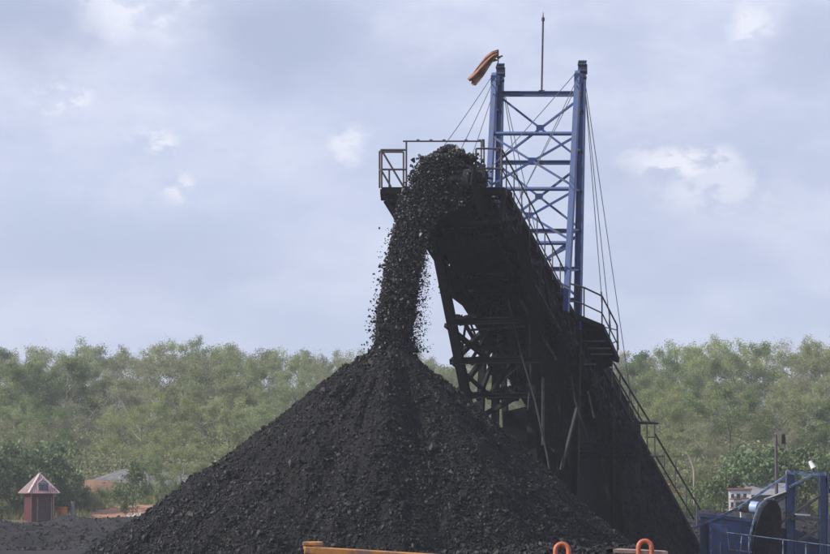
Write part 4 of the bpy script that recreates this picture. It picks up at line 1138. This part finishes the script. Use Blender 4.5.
# ------------------------------------------------------------------ trees
def leaves(C, size, rg, up=0.5, asp=0.62, mesh=None):
    n_ = len(C)
    d = rg.normal(size=(n_, 3)); d /= np.linalg.norm(d, axis=1)[:, None]
    nr = rg.normal(size=(n_, 3)); nr[:, 2] += up * 2; 
    s_ = np.cross(nr, d); s_ /= (np.linalg.norm(s_, axis=1)[:, None] + 1e-6)
    L_ = (rg.uniform(0.6, 1.3, n_) * size)[:, None]
    tip = C + d * L_; m_ = C + d * L_ * 0.5
    V = np.stack([C, m_ + s_ * L_ * asp * 0.5, tip, m_ - s_ * L_ * asp * 0.5], 1)
    return V.reshape(-1, 3), np.arange(4 * n_).reshape(-1, 4)
def tree_proto(kind, seed, H=9.0, spread=0.5, nleaf=7000, lsize=0.16, low=0.12, twig=0, asp=0.62, clump=0.30, bark='bark', leaf='leaf_olive', limbs=11):
    rg = np.random.default_rng(seed); rnd = random.Random(seed)
    mb = MB(); ends = []
    def branch(p, d, L_, r_, dep):
        pts = [p]; q = p
        for k in range(3):
            d = (d + Vector((rnd.gauss(0, .14), rnd.gauss(0, .14), rnd.gauss(0.06, .1)))).normalized()
            q = q + d * L_ / 3; pts.append(q)
        mb.tube(pts, r_, 5 if dep < 2 else 4, r2=r_ * 0.45, caps=False)
        if dep >= 3: ends.append(pts[-1]); ends.append(pts[2]); return
        for k in range(rnd.choice((2, 3, 3)) if dep else 3):
            t_ = rnd.uniform(0.45, 1.0); b0 = pts[1].lerp(pts[3], t_) if t_ < 1 else pts[3]
            nd = (d + Vector((rnd.gauss(0, .6), rnd.gauss(0, .6), rnd.gauss(0.15, .35)))).normalized()
            branch(b0, nd, L_ * rnd.uniform(.5, .75), r_ * 0.5, dep + 1)
        ends.append(pts[-1])
    tp_ = [Vector((0, 0, -0.6))]; q = Vector((0, 0, 0)); lean = Vector((rnd.gauss(0, .06), rnd.gauss(0, .06), 1))
    for k in range(6):
        tp_.append(q); q = q + Vector((lean.x + rnd.gauss(0, .05), lean.y + rnd.gauss(0, .05), 1)) * (H * 0.78 / 6)
    mb.tube(tp_, H * 0.016, 7, r2=H * 0.004, caps=False)
    for k in range(limbs):
        t_ = low + (1 - low) * (k + rnd.random()) / limbs
        i_ = min(5, int(t_ * 6)); b0 = tp_[i_].lerp(tp_[i_ + 1] if i_ + 1 < len(tp_) else tp_[-1], (t_ * 6) % 1)
        a_ = k * 2.4 + rnd.random(); e = 0.25 + 0.7 * t_
        dv = Vector((math.cos(a_), math.sin(a_), e)).normalized()
        branch(b0, dv, H * spread * rnd.uniform(.42, .72) * (1.15 - 0.55 * abs(t_ - 0.45)), H * 0.007, 1)
    E = np.array([tuple(e) for e in ends])
    wt = rg.uniform(0.15, 1.0, len(E)) ** 2; wt /= wt.sum()
    idx = rg.choice(len(E), nleaf, p=wt)
    C = E[idx] + rg.normal(0, 1, (nleaf, 3)) * np.array([clump, clump, clump * .75])
    V, Fc = leaves(C, lsize, rg, asp=asp)
    tm = bpy.data.meshes.new('trunk'); tm.from_pydata([tuple(v) for v in mb.v], [], mb.f); tm.materials.append(M[bark]); tm.update()
    for p_ in tm.polygons: p_.use_smooth = True
    cm = np_mesh('crown', V, Fc, [M[leaf]])
    out = [('trunk', tm), ('crown', cm)]
    if twig:
        idx = rg.choice(len(E), twig)
        C = E[idx] + rg.normal(0, 1, (twig, 3)) * clump
        V, Fc = leaves(C, 0.42, rg, up=0.9, asp=0.06)
        out.append(('twigs', np_mesh('twigs', V, Fc, [M['palebark']])))
    return out
PK = {
 'olive': [tree_proto('olive', 1, leaf='leaf_olive', lsize=0.15, nleaf=14000), tree_proto('olive', 2, bark='palebark', leaf='leaf_olive', lsize=0.15, nleaf=13000, spread=0.42, H=10), tree_proto('olive', 3, leaf='leaf_olive', spread=0.55, nleaf=14000)],
 'green': [tree_proto('green', 11, leaf='leaf_green', lsize=0.17, nleaf=13000), tree_proto('green', 12, leaf='leaf_green', spread=0.55, nleaf=14000)],
 'yellow': [tree_proto('yellow', 21, leaf='leaf_yellow', lsize=0.15, nleaf=12000, spread=0.42), tree_proto('yellow', 22, bark='palebark', leaf='leaf_yellow', nleaf=12000)],
 'grey': [tree_proto('grey', 31, leaf='leaf_grey', lsize=0.15, nleaf=9000, twig=2600, bark='palebark', clump=0.36, limbs=13), tree_proto('grey', 32, leaf='leaf_grey', lsize=0.14, nleaf=8000, twig=3000, bark='palebark', clump=0.36, spread=.42, limbs=13)],
 'broad': [tree_proto('broad', 41, leaf='leaf_dark', lsize=0.40, nleaf=2600, H=6, clump=0.36, asp=0.6, low=0.05, spread=0.62), tree_proto('broad', 42, leaf='leaf_dark', lsize=0.38, nleaf=2600, H=6, clump=0.36, low=0.05, spread=.6)],
 'shrub': [tree_proto('shrub', 51, leaf='leaf_green', lsize=0.17, nleaf=3500, H=2.6, clump=0.24, low=0.02, spread=0.75), tree_proto('shrub', 52, leaf='leaf_olive', lsize=0.16, nleaf=3500, H=2.4, clump=0.24, low=0.02, spread=.8)],
 'red': [tree_proto('red', 61, leaf='leaf_red', lsize=0.22, nleaf=220, H=2.4, clump=0.22, low=0.3, spread=.4)],
}
NAMES = {'olive': 'forest_tree', 'green': 'forest_tree', 'yellow': 'forest_tree', 'grey': 'sparse_tree', 'broad': 'broadleaf_tree', 'shrub': 'shrub', 'red': 'sapling'}
ntree = 0
def put(kind, x, y, h, label, cat, group, z=None, var=None):
    global ntree
    rnd = put.rnd
    parts = rnd.choice(PK[kind]) if var is None else PK[kind][var]
    zmax = max(v.co.z for v in parts[1][1].vertices) if parts[1][1].name not in put.h else put.h[parts[1][1].name]
    put.h[parts[1][1].name] = zmax
    s_ = h / zmax
    e = empty(NAMES[kind], (x, y, gz(x, y) - 0.1 if z is None else z), label, cat, group)
    e.rotation_euler = (0, 0, rnd.uniform(0, 6.28)); w_ = rnd.uniform(0.9, 1.15)
    e.scale = (s_ * w_, s_ * w_, s_)
    for nm, me in parts:
        o = bpy.data.objects.new(nm, me); o.parent = e; col.objects.link(o)
    ntree += 1
    return e
put.rnd = random.Random(99); put.h = {}
rnd = random.Random(5)
SKYL = ([-120, 0, 30, 60, 95, 140, 175, 200, 230, 260, 300, 350, 400, 440, 480, 560, 620, 650, 690, 730, 780, 830, 950],
        [341, 343, 341, 338, 334, 339, 332, 329, 338, 343, 345, 345, 351, 346, 350, 350, 345, 337, 335, 331, 333, 331, 335])
DESC = {'olive': 'dull olive green full crowned tree', 'green': 'darker mid green bushy tree', 'yellow': 'bright yellow green tree', 'grey': 'thin grey tree with pale bare twigs'}
ZN = [(12, 'at the left edge'), (62, 'above the red hut'), (115, 'above the brown bank'), (175, 'above the orange soil'), (250, 'just left of the heap'), (372, "over the heap's left slope"),
      (440, 'behind the falling coal'), (600, 'behind the steel tower'), (660, 'beside the side platform'), (728, 'beside the stair rail'), (760, 'above the white building'), (805, 'above the lamp post'), (2000, 'at the right edge')]
def zone(px):
    for a_, b_ in ZN:
        if px < a_: return b_
ROWS = [(139, 4.2, 5.0), (147, 4.2, 5.6), (157, 4.2, 6.2), (168, 4.2, 6.5), (179, 4.2, 6.8), (191, 4.3, 7.0), (206, 4.4, 7.5), (222, 4.4, 8.0), (236, 4.2, 8.0)]
for ri, (Y0, sp0, h0) in enumerate(ROWS):
    half = Y0 * 415 / F * (1.13 if ri < 3 else 1.32)
    xx = -half + rnd.uniform(0, sp0)
    while xx < half:
        y = Y0 + rnd.uniform(-4.5, 4.5); x = xx + rnd.uniform(-1, 1)
        xx += sp0 * rnd.uniform(0.72, 1.2)
        px, py = proj((x, y, gz(x, y)))
        # keep the open ground by the hut and the yard at right clear
        if Y0 < 165 and 70 < px < 172 and ri < 2: continue
        if ri == 0 and (px > 690 or px < 20 or 270 < px < 600): continue
        if ri <= 1 and 200 < px < 600 and rnd.random() < 0.5 : continue
        # trees wholly behind the heap or the sheeted steel are not needed
        if ri < 5 and 300 + (5 - ri) * 4 < px < 440 - ri * 3 and ri < 3: continue
        k_ = rnd.random()
        if ri >= 6: kind = 'olive' if k_ < .45 else 'grey' if k_ < .62 else 'yellow' if k_ < .92 else 'green'
        elif ri >= 3: kind = 'olive' if k_ < .40 else 'grey' if k_ < .56 else 'yellow' if k_ < .78 else 'green'
        else: kind = 'green' if k_ < .36 else 'olive' if k_ < .72 else 'grey' if k_ < .84 else 'yellow'
        h = h0 * rnd.uniform(0.78, 1.15)
        if ri >= 6:
            ytop = float(np.interp(px, *SKYL)) + rnd.choice((0, 0, 1, 2, 3, 5)) + (9 if ri == 6 else 4 if ri == 7 else 0)
            h = at(px, ytop, y).z - gz(x, y) + 0.1
            h = max(5.0, min(13.5, h))
        where = 'on the skyline' if ri >= 6 else 'high on the hillside' if ri >= 4 else 'halfway up the hillside' if ri >= 2 else 'low on the hillside'
        lab = f'{DESC[kind]} {where} {zone(px)}'
        put(kind, x, y, h, lab, 'tree', lab.replace('tree', 'trees'))
# nearer broad-leaved trees round the hut
for i, (px, y, h, kd, lb) in enumerate(((-14, 131, 5.2, 'broad', 'dark broad leaved tree cut by the left edge of the photo'), (9, 133, 5.0, 'broad', 'dark broad leaved tree just left of the red hut'),
                       (40, 135, 5.2, 'broad', 'broad leaved tree standing directly behind the red hut'), (64, 134, 3.4, 'broad', 'broad leaved tree behind the orange drum'),
                       (752, 128, 5.0, 'broad', 'large leaved tree behind the white building'), (775, 131, 4.8, 'broad', 'large leaved tree just behind the lamp post'),
                       (722, 127, 3.6, 'broad', 'low broad leaved tree between the stair rail and the white building'), (806, 133, 4.6, 'broad', 'large leaved tree right of the lamp post'),
                       (838, 130, 5, 'broad', 'large leaved tree cut by the right edge of the photo'))):
    p = at(px, 500, y); put(kd, p.x, y, h, lb, 'tree', 'broad leaved trees near the yard', var=i % 2)
p = at(133, 510, 131); put('broad', p.x, 131, 3.4, 'slender sapling with a bare stem beside the orange soil', 'sapling', None, var=1).scale = (0.36, 0.36, 0.55)
p = at(167, 505, 134); put('green', p.x, 134, 2.6, 'small green tree between the orange soil and the coal heap', 'tree', None)
p = at(150, 470, 146); put('green', p.x, 146, 3.0, 'small green tree between the two grey mounds', 'tree', None)
p = at(109, 500, 137); put('shrub', p.x, 137, 1.7, 'rounded green shrub in front of the grey mound', 'shrub', None)
p = at(668, 490, 126); put('red', p.x, 126, 2.6, 'rust orange leaved sapling beside the lower stair rail', 'sapling', None)
p = at(694, 480, 128)
mb = MB(); g0 = Vector((p.x, 128, gz(p.x, 128))); mb.tube([g0, at(694, 470, 128), at(690, 458, 128), at(686, 452, 128)], [0.09, 0.07, 0.05, 0.02], 7)
mb.tube([at(693, 465, 128), at(696, 456, 128)], [0.04, 0.015], 5)
o = mb.build('dead_tree', M['palebark']); tag(o, 'bare pale leaning trunk right of the stair rail', 'dead tree')

# shrubs along the foot of the hill: each its own
SH = []
for i in range(58):
    px = rnd.uniform(-25, 300) if i < 36 else rnd.uniform(600, 860)
    y = rnd.uniform(128, 143) if i < 36 else rnd.uniform(122, 134)
    if px < 160 and y < 134: y += 7
    if 75 < px < 178 and rnd.random() < .93: continue
    x = at(px, 500, y).x
    zn = zone(px).replace('above', 'behind')
    lab = f'low green shrub {zn}'
    put('shrub', x, y, rnd.uniform(1.2, 2.4), lab, 'shrub', lab.replace('shrub', 'shrubs'))
print('TREES', ntree)

# grass and undergrowth
rg = np.random.default_rng(61)
n_ = 60000
y = rg.uniform(128.5, 150, n_); x = rg.uniform(-38, 38, n_)
dens = fbm(x * 0.25, y * 0.25, oct=3, seed=51)
ok = (dens > -0.25)
for (cx_, cy_, rx_, ry_) in ((o_p.x, 133.0, 3.3, 6.0), (p_br.x, 146.5, 2.2, 2.6), (p_gr.x, 151, 2.7, 2.8), (p_g2.x, 151, 2.6, 3.0)):
    ok &= (((x - cx_) / rx_) ** 2 + ((y - cy_) / ry_) ** 2) > 1
x, y = x[ok], y[ok]; C = np.stack([x, y, zground(x, y)], 1)
nb = len(C)
hgt = rg.uniform(0.25, 0.8, nb); a_ = rg.uniform(0, 6.28, nb); w_ = rg.uniform(.02, .06, nb)
sd_ = np.stack([np.cos(a_), np.sin(a_), 0 * a_], 1) * w_[:, None]
tip = C + np.stack([rg.normal(0, .15, nb), rg.normal(0, .15, nb), hgt], 1)
V = np.stack([C - sd_, C + sd_, tip], 1).reshape(-1, 3)
o = np_obj('grass', V, np.arange(3 * nb).reshape(-1, 3), M['grass']); tag(o, 'rough dry yellow green grass between yard and trees', 'grass', kind='stuff')
n_ = 130000
y = rg.uniform(136, 235, n_); x = rg.uniform(-1, 1, n_) * y * 0.235
ok = np.ones(n_, bool)
for (cx_, cy_, rx_, ry_) in ((p_br.x, 146.0, 2.4, 3.6), (p_gr.x, 150, 2.9, 4.8), (p_g2.x, 150, 2.8, 5.0)):
    ok &= (((x - cx_) / rx_) ** 2 + ((y - cy_) / ry_) ** 2) > 1
ok &= (y > 143) | (x < -26) | (x > -8)
x, y = x[ok], y[ok]
hh = 1.9 + 1.3 * fbm(x * 0.35, y * 0.35, oct=3, seed=71)
C = np.stack([x, y, zground(x, y) + rg.uniform(0, 1, len(x)) * np.clip(hh, .3, 4) * sstep(134, 150, y)], 1)
V, Fc = leaves(C, 0.24, rg, asp=0.6)
o = np_obj('undergrowth', V, Fc, M['leaf_olive']); tag(o, 'low green undergrowth covering the hillside under the trees', 'undergrowth', kind='stuff')

# ------------------------------------------------------------------ haze
hm = bpy.data.materials.new('haze_air'); hm.use_nodes = True
n, l = hm.node_tree.nodes, hm.node_tree.links
n.clear()
pv = N(n, 'ShaderNodeVolumePrincipled'); pv.inputs['Color'].default_value = (0.86, 0.89, 0.96, 1); pv.inputs['Density'].default_value = 0.00062; pv.inputs['Anisotropy'].default_value = 0.2
ou = N(n, 'ShaderNodeOutputMaterial'); l.new(pv.outputs[0], ou.inputs['Volume'])
mb = MB(); mb.box((0, 1100, 12), 3300, 3100, 30 + 0)
hz_o = mb.build('haze', hm, loc=(0, 1100, 12)); tag(hz_o, 'thin pale haze over the yard and hillside', 'haze', kind='stuff')
